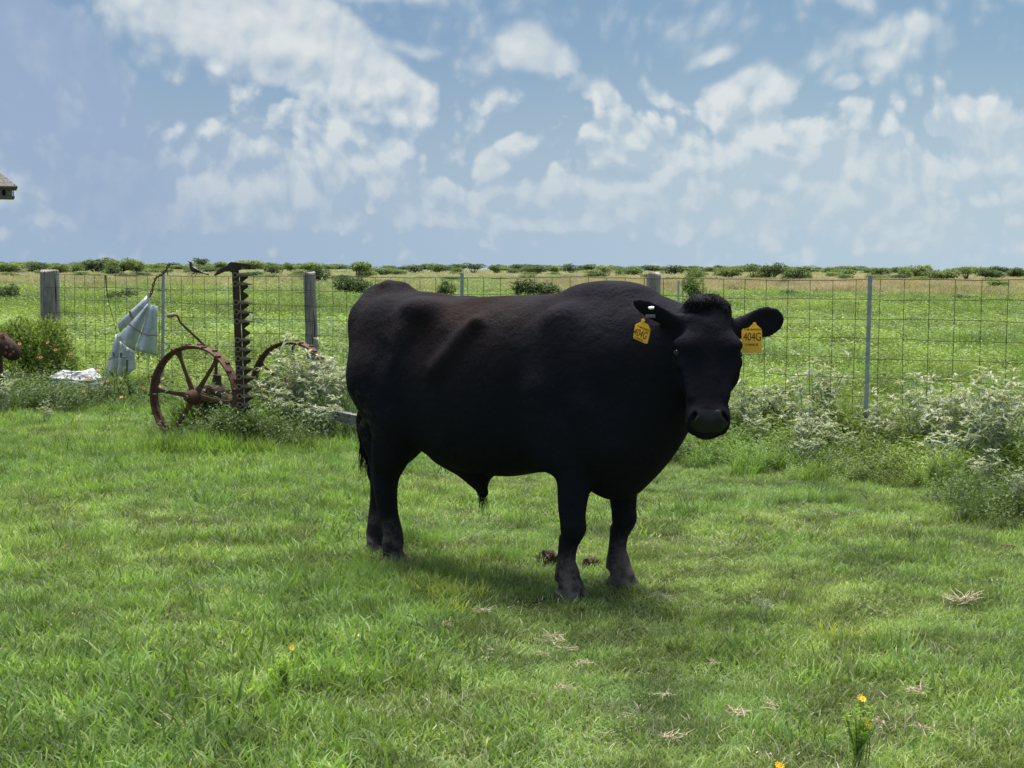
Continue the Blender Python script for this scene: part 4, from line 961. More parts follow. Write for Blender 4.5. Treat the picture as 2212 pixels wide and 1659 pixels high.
def scatter(name, P, rotz, scl, idx, variants, label=None, tilt=0.0):
    """one object that sets copies of the variant meshes on its points"""
    n = len(P); me = bpy.data.meshes.new(name); me.vertices.add(n); me.vertices.foreach_set('co', np.asarray(P, np.float32).ravel())
    rot = np.stack([RG.normal(0, 1, n) * tilt, RG.normal(0, 1, n) * tilt, rotz], 1).astype(np.float32)
    if np.ndim(scl) == 1: scl = np.stack([scl, scl, scl], 1)
    for nm, ty, data in (('rot', 'FLOAT_VECTOR', rot), ('scl', 'FLOAT_VECTOR', np.asarray(scl, np.float32))):
        a = me.attributes.new(nm, ty, 'POINT'); a.data.foreach_set('vector', data.ravel())
    a = me.attributes.new('vi', 'INT', 'POINT'); a.data.foreach_set('value', np.asarray(idx, np.int32))
    me.update(); o = bpy.data.objects.new(name, me); COL.objects.link(o)
    vc = bpy.data.collections.new(name + '_kinds')
    for i, vm in enumerate(variants):
        vo = bpy.data.objects.new('%s_kind_%02d' % (name, i), vm); vc.objects.link(vo)
    ng = bpy.data.node_groups.new(name + '_nodes', 'GeometryNodeTree'); ng.interface.new_socket('Geometry', in_out='INPUT', socket_type='NodeSocketGeometry'); ng.interface.new_socket('Geometry', in_out='OUTPUT', socket_type='NodeSocketGeometry')
    gi = ng.nodes.new('NodeGroupInput'); go_ = ng.nodes.new('NodeGroupOutput'); iop = ng.nodes.new('GeometryNodeInstanceOnPoints'); ci = ng.nodes.new('GeometryNodeCollectionInfo')
    ci.inputs[0].default_value = vc; ci.inputs['Separate Children'].default_value = True; ci.inputs['Reset Children'].default_value = True
    def na(nm, ty): q = ng.nodes.new('GeometryNodeInputNamedAttribute'); q.data_type = ty; q.inputs[0].default_value = nm; return q.outputs[0]
    ng.links.new(gi.outputs[0], iop.inputs['Points']); ng.links.new(ci.outputs[0], iop.inputs['Instance']); iop.inputs['Pick Instance'].default_value = True
    ng.links.new(na('vi', 'INT'), iop.inputs['Instance Index']); ng.links.new(na('rot', 'FLOAT_VECTOR'), iop.inputs['Rotation']); ng.links.new(na('scl', 'FLOAT_VECTOR'), iop.inputs['Scale'])
    ng.links.new(iop.outputs[0], go_.inputs[0]); md = o.modifiers.new('scatter', 'NODES'); md.node_group = ng
    tag(o, label, None, None, 'stuff'); return o

def in_view(x, y, m=0.35): return np.abs(x) < y * 0.365 + m
def fence_side(x, y):   # > 0 beyond the fence
    nx, ny = -FD.y, FD.x
    return (x - FA.x) * nx + (y - FA.y) * ny
def vnoise(x, y, s, seed=0):
    """smooth value noise in numpy"""
    g = np.random.default_rng(seed).uniform(0, 1, (64, 64)); X, Y = x / s + 31.7, y / s + 17.3
    i, j = np.floor(X).astype(int), np.floor(Y).astype(int); u, v = X - i, Y - j; u = u * u * (3 - 2 * u); v = v * v * (3 - 2 * v)
    a, b, c, d = g[i % 64, j % 64], g[(i + 1) % 64, j % 64], g[i % 64, (j + 1) % 64], g[(i + 1) % 64, (j + 1) % 64]
    return a * (1 - u) * (1 - v) + b * u * (1 - v) + c * (1 - u) * v + d * u * v
def fb(x, y, s, seed=0): return 0.55 * vnoise(x, y, s, seed) + 0.3 * vnoise(x, y, s / 2.1, seed + 1) + 0.15 * vnoise(x, y, s / 4.3, seed + 2)
def rand_pts(n, y0, y1, p=2.0):
    """points in the view wedge; p steers density (2 = even, 1 = denser near)"""
    y = (y0 ** p + RG.uniform(0, 1, n) * (y1 ** p - y0 ** p)) ** (1 / p); x = RG.uniform(-1, 1, n) * (y * 0.43 + 0.5); return x, y

# ---- ground sheet
gm_ = bpy.data.materials.new('meadow_ground'); gm_.use_nodes = True; nt = NT(gm_.node_tree); b = gm_.node_tree.nodes['Principled BSDF']
geo = nt.new('ShaderNodeNewGeometry'); sp = nt.new('ShaderNodeSeparateXYZ', i_0=geo.outputs['Position'])
dist = nt.math('MULTIPLY', sp.outputs[1], 1.0)
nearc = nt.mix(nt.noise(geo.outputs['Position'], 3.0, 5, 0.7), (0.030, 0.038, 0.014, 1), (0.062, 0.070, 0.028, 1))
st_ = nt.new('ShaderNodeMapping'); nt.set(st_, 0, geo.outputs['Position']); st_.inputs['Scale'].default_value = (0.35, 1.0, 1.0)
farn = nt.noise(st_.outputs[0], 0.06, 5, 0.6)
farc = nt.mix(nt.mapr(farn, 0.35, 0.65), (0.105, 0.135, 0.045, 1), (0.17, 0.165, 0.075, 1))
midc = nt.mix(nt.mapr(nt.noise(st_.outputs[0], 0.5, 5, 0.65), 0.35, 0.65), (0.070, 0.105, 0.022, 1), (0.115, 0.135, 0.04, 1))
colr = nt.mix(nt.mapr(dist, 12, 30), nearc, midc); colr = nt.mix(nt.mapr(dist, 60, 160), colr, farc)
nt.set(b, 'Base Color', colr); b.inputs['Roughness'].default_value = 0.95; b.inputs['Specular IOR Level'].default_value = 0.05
bp = nt.new('ShaderNodeBump'); bp.inputs['Distance'].default_value = 0.02; nt.set(bp, 'Height', nt.noise(geo.outputs['Position'], 30, 5, 0.7)); nt.set(b, 'Normal', bp.outputs[0])
ys = [-30, 0, 4, 8, 14, 30, 60, 120, 250, 500, 900]; vs, fs = [], []
for y in ys:
    for i in range(13): vs.append(((i / 12 - 0.5) * 2 * (60 + abs(y) * 0.9), y, 0.0))
for r_ in range(len(ys) - 1):
    for i in range(12): fs.append((r_ * 13 + i, r_ * 13 + i + 1, (r_ + 1) * 13 + i + 1, (r_ + 1) * 13 + i))
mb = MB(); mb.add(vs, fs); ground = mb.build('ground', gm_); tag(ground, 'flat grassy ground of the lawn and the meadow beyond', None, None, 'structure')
sea_m = material('sea_water', (0.10, 0.16, 0.20), rough=0.35, spec=0.5)
mb = MB(); mb.add([(-900, 880, -0.6), (900, 880, -0.6), (9000, 9000, -0.6), (-9000, 9000, -0.6)], [(0, 1, 2, 3)]); sea = mb.build('water', sea_m); tag(sea, 'thin strip of pale water along the horizon', None, None, 'structure')

# ---- materials of the plants
turf_m = leaf_material('turf_grass', [(0.0, (0.040, 0.070, 0.016)), (0.35, (0.085, 0.132, 0.026)), (0.7, (0.135, 0.185, 0.042)), (0.93, (0.22, 0.25, 0.10)), (1.0, (0.38, 0.35, 0.20))], patch=(0.056, 0.108, 0.030), patch_scale=0.55, patch_amt=0.5, gain=1.75)
lush_m = leaf_material('lush_grass', [(0.0, (0.050, 0.095, 0.018)), (0.5, (0.098, 0.160, 0.028)), (0.9, (0.150, 0.210, 0.045)), (1.0, (0.28, 0.29, 0.12))], patch=(0.060, 0.118, 0.032), patch_scale=0.6, patch_amt=0.5, gain=1.8)
mead_m = leaf_material('meadow_grass', [(0.0, (0.070, 0.115, 0.022)), (0.5, (0.120, 0.180, 0.035)), (1.0, (0.190, 0.230, 0.065))], patch=(0.055, 0.100, 0.024), patch_scale=0.13, patch_amt=0.9, gain=1.5, tan=(0.30, 0.30, 0.13), tan_range=(0.52, 0.72), tan_scale=0.10)
fargrass_m = leaf_material('far_meadow_grass', [(0.0, (0.120, 0.150, 0.055)), (0.5, (0.175, 0.195, 0.080)), (1.0, (0.24, 0.225, 0.11))], patch=(0.115, 0.160, 0.050), patch_scale=0.04, patch_amt=0.8, gain=1.15)
tan_m = leaf_material('tan_grass', [(0.0, (0.20, 0.165, 0.085)), (0.6, (0.29, 0.235, 0.130)), (1.0, (0.20, 0.205, 0.085))], patch=(0.17, 0.175, 0.075), patch_scale=0.08, patch_amt=0.5, gain=1.12)
weed_m = leaf_material('leafy_weed', [(0.0, (0.075, 0.125, 0.024)), (0.5, (0.130, 0.190, 0.038)), (1.0, (0.21, 0.26, 0.075))], patch=(0.075, 0.125, 0.036), patch_scale=0.25, patch_amt=0.8)
silver_m = leaf_material('silver_leaf', [(0.0, (0.17, 0.21, 0.10)), (0.5, (0.32, 0.36, 0.20)), (1.0, (0.45, 0.47, 0.31))], trans=0.22, rough=0.75, spec=0.1, gain=1.12)
silvg_m = leaf_material('grey_green_leaf', [(0.0, (0.085, 0.13, 0.065)), (0.6, (0.15, 0.20, 0.115)), (1.0, (0.26, 0.30, 0.20))], trans=0.25, rough=0.75, spec=0.1)
dark_m = leaf_material('dark_leaf', [(0.0, (0.030, 0.055, 0.016)), (0.5, (0.055, 0.090, 0.024)), (1.0, (0.10, 0.14, 0.040))], trans=0.3)
shrub_m = leaf_material('shrub_leaf', [(0.0, (0.040, 0.070, 0.016)), (0.5, (0.080, 0.125, 0.024)), (1.0, (0.17, 0.21, 0.045))], trans=0.35)
straw_m = leaf_material('straw', [(0.0, (0.36, 0.31, 0.19)), (1.0, (0.55, 0.48, 0.33))], trans=0.15, rough=0.8, gain=1.0)
stem_m = material('green_stem', (0.12, 0.16, 0.07), rough=0.7)
pstem_m = material('pale_stem', (0.27, 0.29, 0.19), rough=0.8)

# ---- tuft kinds
turf_k = [veg_mesh('turf', blades(150, 0.125, (0.035, 0.085), 0.0042, 0.55, (0.5, 1.8), 3, True), turf_m) for i in range(5)]
broad_k = [veg_mesh('broad_grass', blades(70, 0.12, (0.05, 0.13), 0.0090, 0.50, (0.4, 1.4), 3, True), lush_m) for i in range(4)]
long_k = [veg_mesh('long_grass', blades(70, 0.10, (0.12, 0.30), 0.0060, 0.30, (0.3, 1.6), 4), lush_m) for i in range(4)]
yk = leaf_material('yellow_grass', [(0.0, (0.17, 0.21, 0.03)), (1.0, (0.31, 0.33, 0.07))], trans=0.4)
yel_k = [veg_mesh('yellow_grass', blades(26, 0.07, (0.10, 0.24), 0.007, 0.45, (0.3, 1.2), 4), yk) for i in range(2)]
def herb(n_st, hgt, R, leafL, leafW, per, mat_pfr=None, spread=0.35, up=0.5, rng=RG, top=0):
    ps, ds = [], []
    for i in range(n_st):
        a = rng.uniform(0, 6.28); r0 = R * math.sqrt(rng.uniform()); h = hgt * rng.uniform(0.6, 1.0); b0 = np.array([r0 * math.cos(a), r0 * math.sin(a), 0]); lean = np.array([rng.normal(0, spread), rng.normal(0, spread), 1.0])
        for k in range(per):
            f = (k + 1) / per; p = b0 + lean * h * f; aa = k * 2.4 + rng.uniform(-.4, .4)
            ps.append(p); ds.append([math.cos(aa), math.sin(aa), up + rng.normal(0, 0.25)])
        for k in range(top):
            aa = rng.uniform(0, 6.28); ps.append(b0 + lean * h); ds.append([math.cos(aa), math.sin(aa), 0.3 + rng.uniform(0, 0.9)])
    return leaves(np.array(ps), np.array(ds, float), leafL, leafW, rng=rng)
weed_k = [veg_mesh('leafy_weed', join([herb(16, 0.42, 0.17, 0.060, 0.020, 14), blades(25, 0.17, (0.2, 0.4), 0.006, 0.25, (0.2, 0.9), 3)]), weed_m) for i in range(4)]
mead_k = [veg_mesh('meadow_grass', join([blades(90, 0.22, (0.2, 0.48), 0.0075, 0.22, (0.2, 1.0), 3), herb(7, 0.40, 0.2, 0.05, 0.018, 10)]), mead_m) for i in range(4)]
low_k = [veg_mesh('low_weed', herb(9, 0.14, 0.12, 0.035, 0.014, 7, up=0.25), weed_m) for i in range(3)]
far_k = [veg_mesh('far_grass', join([blades(110, 0.5, (0.3, 0.6), 0.020, 0.25, (0.2, 0.8), 2), herb(12, 0.5, 0.5, 0.10, 0.04, 5)]), fargrass_m) for i in range(3)]
gre_k = [veg_mesh('mid_grass', join([blades(90, 0.4, (0.25, 0.55), 0.014, 0.25, (0.2, 0.8), 2), herb(14, 0.45, 0.4, 0.08, 0.03, 7)]), mead_m) for i in range(3)]
tan_k = [veg_mesh('tan_grass', blades(140, 0.5, (0.35, 0.75), 0.014, 0.18, (0.2, 0.9), 2), tan_m) for i in range(2)]
dk_k = [veg_mesh('dark_weed', join([herb(18, 0.40, 0.16, 0.055, 0.017, 12), blades(50, 0.16, (0.15, 0.42), 0.006, 0.3, (0.3, 1.2), 3)]), dark_m) for i in range(3)]

# ---- short lawn
def lawn_long(x, y):
    """0 = closely grazed turf, 1 = long lush grass"""
    q = fb(x, y, 0.9, 3)
    side = np.clip((-x - 0.25 * (y - 6) + 0.6) / 1.4, 0, 1)            # longer towards the left
    front = np.clip((6.1 - y) / 0.9, 0, 1) * np.clip((-0.25 - x) / 0.6, 0, 1)
    mid = np.clip((y - 6.6) / 1.6, 0, 1)
    return np.clip(q * 1.2 - 0.55 + 0.45 * side + 0.5 * front + 0.18 * mid, 0, 1)
x, y = rand_pts(16200, 3.7, 19.5, 1.2); ok = fence_side(x, y) < 0.15; x, y = x[ok], y[ok]
L_ = lawn_long(x, y); s = (0.80 + 0.65 * L_) * RG.uniform(0.8, 1.2, len(x)); zs_ = s * RG.uniform(0.75, 1.15, len(x)) * (0.50 + 0.95 * fb(x, y, 0.26, 40))
scatter('lawn_grass', np.stack([x, y, np.zeros(len(x))], 1), RG.uniform(0, 6.28, len(x)), np.stack([s, s, zs_], 1), RG.integers(0, 5, len(x)), turf_k, 'short green turf of the lawn', 0.06)
x, y = rand_pts(8400, 3.7, 19.0, 1.3); L_ = lawn_long(x, y); ok = (RG.uniform(0, 1, len(x)) < L_ * 1.1 - 0.12) & (fence_side(x, y) < 0.3); x, y, L_ = x[ok], y[ok], L_[ok]
s = (0.65 + 0.55 * L_) * RG.uniform(0.75, 1.2, len(x)) 
scatter('broad_grass', np.stack([x, y, np.zeros(len(x))], 1), RG.uniform(0, 6.28, len(x)), s, RG.integers(0, 4, len(x)), broad_k, 'broad bladed grass growing through the lawn', 0.1)
# longer tufts: scattered, round the mower, along the fence, and a few known ones
P_ = []
def clump(px, py, n, rx, ry, s0, s1, tgt=None):
    c = on_ground(px, py)
    for i in range(n): (P_ if tgt is None else tgt).append((c.x + RG.normal() * rx, c.y + RG.normal() * ry, RG.uniform(s0, s1)))
x, y = rand_pts(1080, 6.3, 14.0, 1.6); ok = (lawn_long(x, y) > 0.5) & (fence_side(x, y) < 0.2)
for a_, b_ in zip(x[ok], y[ok]): P_.append((a_, b_, RG.uniform(0.35, 0.65)))
clump(420, 990, 50, 0.22, 0.07, 0.6, 1.1); clump(520, 988, 40, 0.20, 0.06, 0.5, 0.95); clump(640, 980, 36, 0.30, 0.12, 0.5, 0.9); clump(350, 978, 14, 0.10, 0.08, 0.6, 1.0); clump(480, 950, 60, 0.20, 0.12, 1.4, 2.1); clump(560, 955, 40, 0.2, 0.12, 1.2, 1.8)
clump(870, 1255, 26, 0.16, 0.06, 0.35, 0.6); clump(780, 1290, 26, 0.22, 0.08, 0.35, 0.6); clump(700, 1330, 26, 0.2, 0.08, 0.3, 0.5); clump(250, 1330, 20, 0.3, 0.08, 0.3, 0.5); clump(920, 1180, 14, 0.10, 0.08, 0.4, 0.65)
clump(1790, 1090, 26, 0.25, 0.10, 0.30, 0.5); clump(1850, 1400, 8, 0.1, 0.05, 0.3, 0.45); clump(1120, 1210, 10, 0.10, 0.08, 0.35, 0.6)
for a_ in range(520):
    px = RG.uniform(-50, 2260); q = fence_pt(px) + Vector((FD.y, -FD.x, 0)) * abs(RG.normal()) * 0.5
    if not (590 < px < 700): P_.append((q.x, q.y, RG.uniform(0.6, 1.15)))
P_ = np.array(P_); n = len(P_)
scatter('long_grass', np.stack([P_[:, 0], P_[:, 1], np.zeros(n)], 1), RG.uniform(0, 6.28, n), P_[:, 2], RG.integers(0, 4, n), long_k, 'long grass tufts round the mower and along the fence', 0.12)
Y_ = []; clump(980, 1300, 12, 0.10, 0.05, 0.5, 0.8, Y_); clump(940, 1335, 8, 0.12, 0.04, 0.45, 0.7, Y_); clump(1845, 1385, 5, 0.08, 0.03, 0.45, 0.7, Y_); clump(505, 965, 5, 0.08, 0.05, 0.8, 1.2, Y_)
Y_ = np.array(Y_); n = len(Y_)
scatter('yellow_grass', np.stack([Y_[:, 0], Y_[:, 1], np.zeros(n)], 1), RG.uniform(0, 6.28, n), Y_[:, 2], RG.integers(0, 2, n), yel_k, 'yellow green grass tufts near the hooves', 0.1)
# small broad weeds in the turf
x, y = rand_pts(1320, 4.2, 12, 1.6); ok = (fb(x, y, 0.7, 21) > 0.52) & (fence_side(x, y) < 0); x, y = x[ok], y[ok]
scatter('lawn_weeds', np.stack([x, y, np.zeros(len(x))], 1), RG.uniform(0, 6.28, len(x)), RG.uniform(0.22, 0.48, len(x)), RG.integers(0, 3, len(x)), low_k, 'small leafy weeds low in the turf', 0.1)
# short dead blades lying in the turf
dead_k = [veg_mesh('dead_blades', blades(14, 0.16, (0.025, 0.075), 0.0032, 1.3, (0.1, 0.6), 3), straw_m) for i in range(3)]
x, y = rand_pts(1080, 4.2, 9.5, 1.6); ok = fb(x, y, 0.5, 31) > 0.50; x, y = x[ok], y[ok]
scatter('dead_grass', np.stack([x, y, np.full(len(x), 0.028)], 1), RG.uniform(0, 6.28, len(x)), RG.uniform(0.5, 1.0, len(x)), RG.integers(0, 3, len(x)), dead_k, 'pale dead grass blades lying on the turf', 0.1)

# ---- verge under the fence: leafy weeds
V_ = []
for i in range(760):
    px = RG.uniform(1380, 2280); of = RG.uniform(-0.5, 1.0) + abs(RG.normal()) * 0.25; q = fence_pt(px) + Vector((FD.y, -FD.x, 0)) * of; V_.append((q.x, q.y, RG.uniform(0.7, 1.1) * float(np.clip(0.95 - 0.50 * max(of, 0), 0.22, 1)), 0))
for i in range(150):
    px = RG.uniform(150, 760); q = fence_pt(px) + Vector((FD.y, -FD.x, 0)) * RG.uniform(-0.5, 0.35); V_.append((q.x, q.y, RG.uniform(0.25, 0.45) if px < 330 else RG.uniform(0.4, 0.8), 0))
D_ = []
def dclump(px, py, n, rx, ry, s0, s1): clump(px, py, n, rx, ry, s0, s1, D_)
dclump(60, 880, 60, 0.6, 0.5, 0.6, 1.1); dclump(120, 885, 26, 0.35, 0.25, 0.4, 0.75); dclump(270, 890, 14, 0.25, 0.12, 0.25, 0.45); dclump(485, 950, 60, 0.17, 0.12, 0.9, 1.35); dclump(530, 978, 46, 0.15, 0.06, 0.6, 1.0); dclump(5, 868, 20, 0.2, 0.12, 0.7, 1.1); dclump(410, 975, 14, 0.12, 0.06, 0.35, 0.6); dclump(30, 890, 60, 0.5, 0.3, 0.5, 0.9); dclump(620, 935, 30, 0.4, 0.25, 0.6, 1.0)
dclump(1740, 1005, 14, 0.18, 0.12, 0.4, 0.7); dclump(2190, 1120, 30, 0.22, 0.2, 0.4, 0.75); dclump(2180, 1010, 18, 0.3, 0.3, 0.5, 0.9); dclump(1600, 960, 16, 0.4, 0.2, 0.4, 0.8)
V_ = np.array(V_); D_ = np.array(D_)
scatter('weeds', np.stack([V_[:, 0], V_[:, 1], np.zeros(len(V_))], 1), RG.uniform(0, 6.28, len(V_)), V_[:, 2], RG.integers(0, 4, len(V_)), weed_k, 'bright leafy weeds growing along the foot of the fence', 0.15)
scatter('undergrowth', np.stack([D_[:, 0], D_[:, 1], np.zeros(len(D_))], 1), RG.uniform(0, 6.28, len(D_)), D_[:, 2], RG.integers(0, 3, len(D_)), dk_k, 'dark green weeds round the shrub, the mower and the fence', 0.15)

# ---- meadow beyond the fence
x, y = rand_pts(18000, 10.2, 42, 1.15); ok = fence_side(x, y) > 0.15; x, y = x[ok], y[ok]
q = fb(x, y, 2.2, 7); s = RG.uniform(0.65, 1.15, len(x)) * (0.75 + 0.5 * q); vi = np.where(fb(x, y, 3.0, 9) + RG.normal(0, 0.08, len(x)) > 0.47, RG.integers(0, 4, len(x)), RG.integers(4, 8, len(x)))
zs_ = s * (0.45 + 1.15 * fb(x, y, 1.1, 12)); s2 = s * np.clip(y / 18, 1, 2.0); zs_ = zs_ * np.clip(1.15 - y / 90, 0.7, 1.0)
scatter('meadow_weeds', np.stack([x, y, np.zeros(len(x))], 1), RG.uniform(0, 6.28, len(x)), np.stack([s2, s2, zs_], 1), vi, weed_k + mead_k, 'bright green meadow weeds and grass beyond the fence', 0.08)
x, y = rand_pts(16800, 36, 130, 1.3); s = RG.uniform(0.8, 1.4, len(x)); sx2 = s * np.clip(y / 45, 1, 2.2)
pt = fb(x, y * 0.35, 9, 14); tanp = np.clip((y - 62) / 40, 0, 1) * np.where(x > 1, 1.0, 0.15); pick = RG.uniform(0, 1, len(x))
vi = np.where(pick < tanp * 1.1 * (pt > 0.38), RG.integers(0, 2, len(x)) + 3, RG.integers(0, 3, len(x)))
scatter('meadow_grass', np.stack([x, y, np.zeros(len(x))], 1), RG.uniform(0, 6.28, len(x)), np.stack([sx2, sx2, s * (0.55 + 0.5 * pt)], 1), vi, gre_k + tan_k, 'green and tan grass of the middle meadow', 0.06)
x, y = rand_pts(18000, 110, 480, 1.25); s = RG.uniform(0.8, 1.3, len(x)); sx2 = s * np.clip(y / 55, 2, 6)
tanp = np.where(x > -0.02 * y, 0.75, 0.25) * np.clip((330 - y) / 100, 0.25, 1); pick = RG.uniform(0, 1, len(x)); vi = np.where((pick < tanp) & (fb(x, y * 0.3, 22, 16) > 0.40), RG.integers(0, 2, len(x)) + 3, RG.integers(0, 3, len(x)))
scatter('far_meadow', np.stack([x, y, np.zeros(len(x))], 1), RG.uniform(0, 6.28, len(x)), np.stack([sx2, sx2, s * 0.62], 1), vi, far_k + tan_k, 'pale tan and green grass of the far meadow', 0.05)

# ================================================================== PLANTS ONE BY ONE
def croton(seed, hgt=0.6, stems=9, mat=None):
    """silvery plant: forked pale stems with rosettes of narrow folded leaves"""
    r = np.random.default_rng(seed); mb = MB(); ps, ds, tops = [], [], []
    for i in range(stems):
        a = r.uniform(0, 6.28); ln = r.uniform(0.08, 0.38); h = hgt * r.uniform(0.65, 1.0); dirv = np.array([math.cos(a) * ln, math.sin(a) * ln, 1.0])
        pts = [np.array([0.02 * math.cos(a), 0.02 * math.sin(a), 0.0])]
        for k in range(1, 6):
            pts.append(pts[0] + dirv * h * k / 5 + np.array([r.normal(0, 0.012), r.normal(0, 0.012), -0.05 * ln * (k / 5) ** 2 * h]))
        mb.tube([tuple(p) for p in pts], [0.0045 - 0.0006 * k for k in range(6)], n=4, cap=False); tops.append(pts[-1])
        for k in range(13):
            f = r.uniform(0.25, 0.98); j = min(int(f * 5), 4); p = pts[j] + (pts[j + 1] - pts[j]) * (f * 5 - j); aa = k * 2.4 + r.uniform(-.3, .3)
            ps.append(p); ds.append([math.cos(aa), math.sin(aa), r.uniform(-0.5, 0.35)])
        for s_ in range(3):
            aa = r.uniform(0, 6.28); e = pts[3] + np.array([math.cos(aa) * 0.09, math.sin(aa) * 0.09, 0.10]) * r.uniform(0.7, 1.3) * hgt / 0.6; mb.tube([tuple(pts[3]), tuple(e)], 0.0026, n=3, cap=False); tops.append(e)
    tp, td = [], []
    for t_ in tops:
        for k in range(9): aa = k * 0.9 + r.uniform(-.3, .3); tp.append(t_ + r.normal(0, 0.006, 3)); td.append([math.cos(aa), math.sin(aa), r.uniform(-0.15, 0.9)])
    big = leaves(np.array(ps), np.array(ds), 0.085, 0.024, fold=0.2, droop=0.7, rng=r); top = leaves(np.array(tp), np.array(td), 0.062, 0.018, fold=0.25, droop=0.4, rng=r)
    sm = mb.mesh('stem'); sm.materials.append(pstem_m)
    return sm, veg_mesh('foliage', big, silvg_m), veg_mesh('leaf_tips', top, silver_m)
CROT = [croton(100 + i, 0.74, 7) for i in range(4)]
def place_croton(p, s, label, group, kind=None, rz=None):
    k = rnd.randrange(4) if kind is None else kind
    r_ = empty('silver_weed', (p.x, p.y, 0), rnd.uniform(0, 6.28) if rz is None else rz); r_.scale = (s, s, s * rnd.uniform(0.85, 1.1))
    for nm, me in zip(('stem', 'foliage', 'leaf_tips'), CROT[k]): tag(link_mesh(nm, me, None, r_), kind=None if nm == 'stem' else 'stuff')
    tag(r_, label, 'weed', group); return r_
def beside_fence(px, off): return fence_pt(px) + Vector((FD.y, -FD.x, 0)) * off
G1 = 'silver leaved weeds along the fence'
for px, off, s, lb in (
    (1608, 0.10, 0.75, 'pale silver weed just beside the muzzle of the bull'), (1648, 0.05, 0.95, 'silver weed below the tag of the outer ear'), (1690, -0.15, 1.1, 'tall pale silver weed behind the fence wires right of the ear tag'),
    (1735, -0.25, 1.15, 'tallest silver weed behind the wires left of the studded steel post'), (1765, 0.15, 0.85, 'grey green silver weed two wires left of the studded post'), (1800, 0.35, 0.7, 'silver weed one wire left of the studded post'),
    (1838, 0.75, 0.75, 'pale silver weed in front of the foot of the studded post'), (1905, -0.1, 0.8, 'silver weed just right of the studded post behind the wires'), (1945, 0.25, 0.65, 'small silver weed in the gap right of the studded post'),
    (2012, 0.25, 0.95, 'silver weed at the near side of the big pale patch'), (2040, -0.15, 1.1, 'silver weed behind the wires in the middle of the big pale patch'), (2065, 0.3, 0.95, 'bright silver weed in the middle of the big pale patch'),
    (2098, 0.05, 1.1, 'tall silver weed with upright tips near the edge of the picture'), (2135, 0.4, 1.0, 'silver weed with long pale bare stems'), (2172, 0.15, 1.15, 'broad silver weed close to the edge of the picture'),
    (2205, 0.35, 1.1, 'silver weed cut by the edge of the picture'), (2215, 0.8, 1.0, 'grey weed low at the edge of the picture in front of the pale patch'), (2150, 0.95, 0.75, 'low grey weed in front of the pale patch'),
    (1700, 0.45, 0.6, 'small silver weed low under the fence wires'), (1560, 0.2, 0.7, 'silver weed half hidden behind the muzzle of the bull')):
    p = beside_fence(px, off); place_croton(p, s, lb, G1)
for px, py, s, lb in ((2200, 1120, 0.50, 'dark grey leafy weed at the edge of the lawn, lowest of the pale plants'), (2120, 1085, 0.55, 'low grey weed on the lawn in front of the pale patch'), (1740, 1030, 0.5, 'small dull weed on the lawn before the fence'), (1820, 1015, 0.55, 'small silver weed standing alone before the studded post')):
    place_croton(on_ground(px, py), s, lb, G1)
G2 = 'silver leaved weeds round the mower'
for px, D, s, lb in ((600, 13.1, 0.9, 'pale weed just beside the toothed bar of the mower'), (628, 13.35, 1.1, 'tall pale weed growing through the far mower wheel'), (655, 13.3, 1.25, 'tallest pale weed over the far wheel of the mower'), (682, 13.1, 1.1, 'pale weed in front of the slim wooden post'),
    (705, 13.5, 1.15, 'pale weed at the outer rim of the far wheel'), (728, 13.2, 1.05, 'pale weed above the wooden tongue of the mower'), (752, 13.6, 1.1, 'pale weed beside the tail of the bull'), (640, 12.75, 0.7, 'low green grey weed before the wooden tongue'),
    (585, 12.9, 0.65, 'low weed at the foot of the toothed bar'), (690, 12.6, 0.65, 'low broad leaved weed under the wooden tongue')):
    place_croton(Vector(((px - CX) * D / FPX, D, 0)), s, lb, G2)
G3 = 'small silver seedlings'
for px, py, s, lb in ((12, 905, 0.6, 'pale seedling at the edge of the lawn beside the red flowers'), (100, 925, 0.35, 'pale low seedling in the lawn left of the mower'), (345, 960, 0.4, 'pale sprig at the foot of the near mower wheel'), (205, 880, 0.4, 'pale sprig in front of the pale rock'),
    (1650, 1352, 0.20, 'tiny grey seedling in the dark grass right of the hooves')):
    place_croton(on_ground(px, py), s, lb, G3)

# leafy shrub by the end post
def ball_leaves(n, c, r, L, W, rng, hollow=0.6, up=0.3):
    d = rng.normal(size=(n, 3)); d /= np.linalg.norm(d, axis=1, keepdims=True); q = rng.uniform(hollow, 1.0, n)[:, None]
    p = np.array(c) + d * np.array(r) * q * (1 + 0.12 * np.sin(d[:, :1] * 7 + d[:, 1:2] * 5)); p[:, 2] = np.maximum(p[:, 2], 0.02)
    return leaves(p, d + np.array([0, 0, up]) + rng.normal(0, 0.5, (n, 3)), L, W, rng=rng)
def leafy_shrub(loc, lobes, mat, label, cat='shrub', L=0.055, W=0.02, dens=900, group=None, twig=0.012, name='leafy_shrub'):
    r_ = empty(name, loc); tag(r_, label, cat, group); g = np.random.default_rng(int(abs(loc[0]) * 100))
    link_mesh('foliage', veg_mesh('foliage', join([ball_leaves(int(dens * (rr[0] * rr[2]) / 0.16), c, rr, L, W, g) for c, rr in lobes]), mat), None, r_)
    mb = MB()
    for c, rr in lobes:
        for k in range(4): mb.tube([(0.04 * g.normal(), 0.04 * g.normal(), 0), (c[0] * 0.5 + g.normal() * 0.05, c[1] * 0.5, c[2] * 0.5), (c[0] + g.normal() * rr[0] * 0.4, c[1] + g.normal() * rr[1] * 0.3, c[2] + rr[2] * 0.5)], [twig, twig * 0.7, twig * 0.3], n=5, cap=False)
    mb.build('stem', material('twig_bark', (0.10, 0.085, 0.06), rough=0.9), r_); return r_
q = at(70, 800, 17.2)
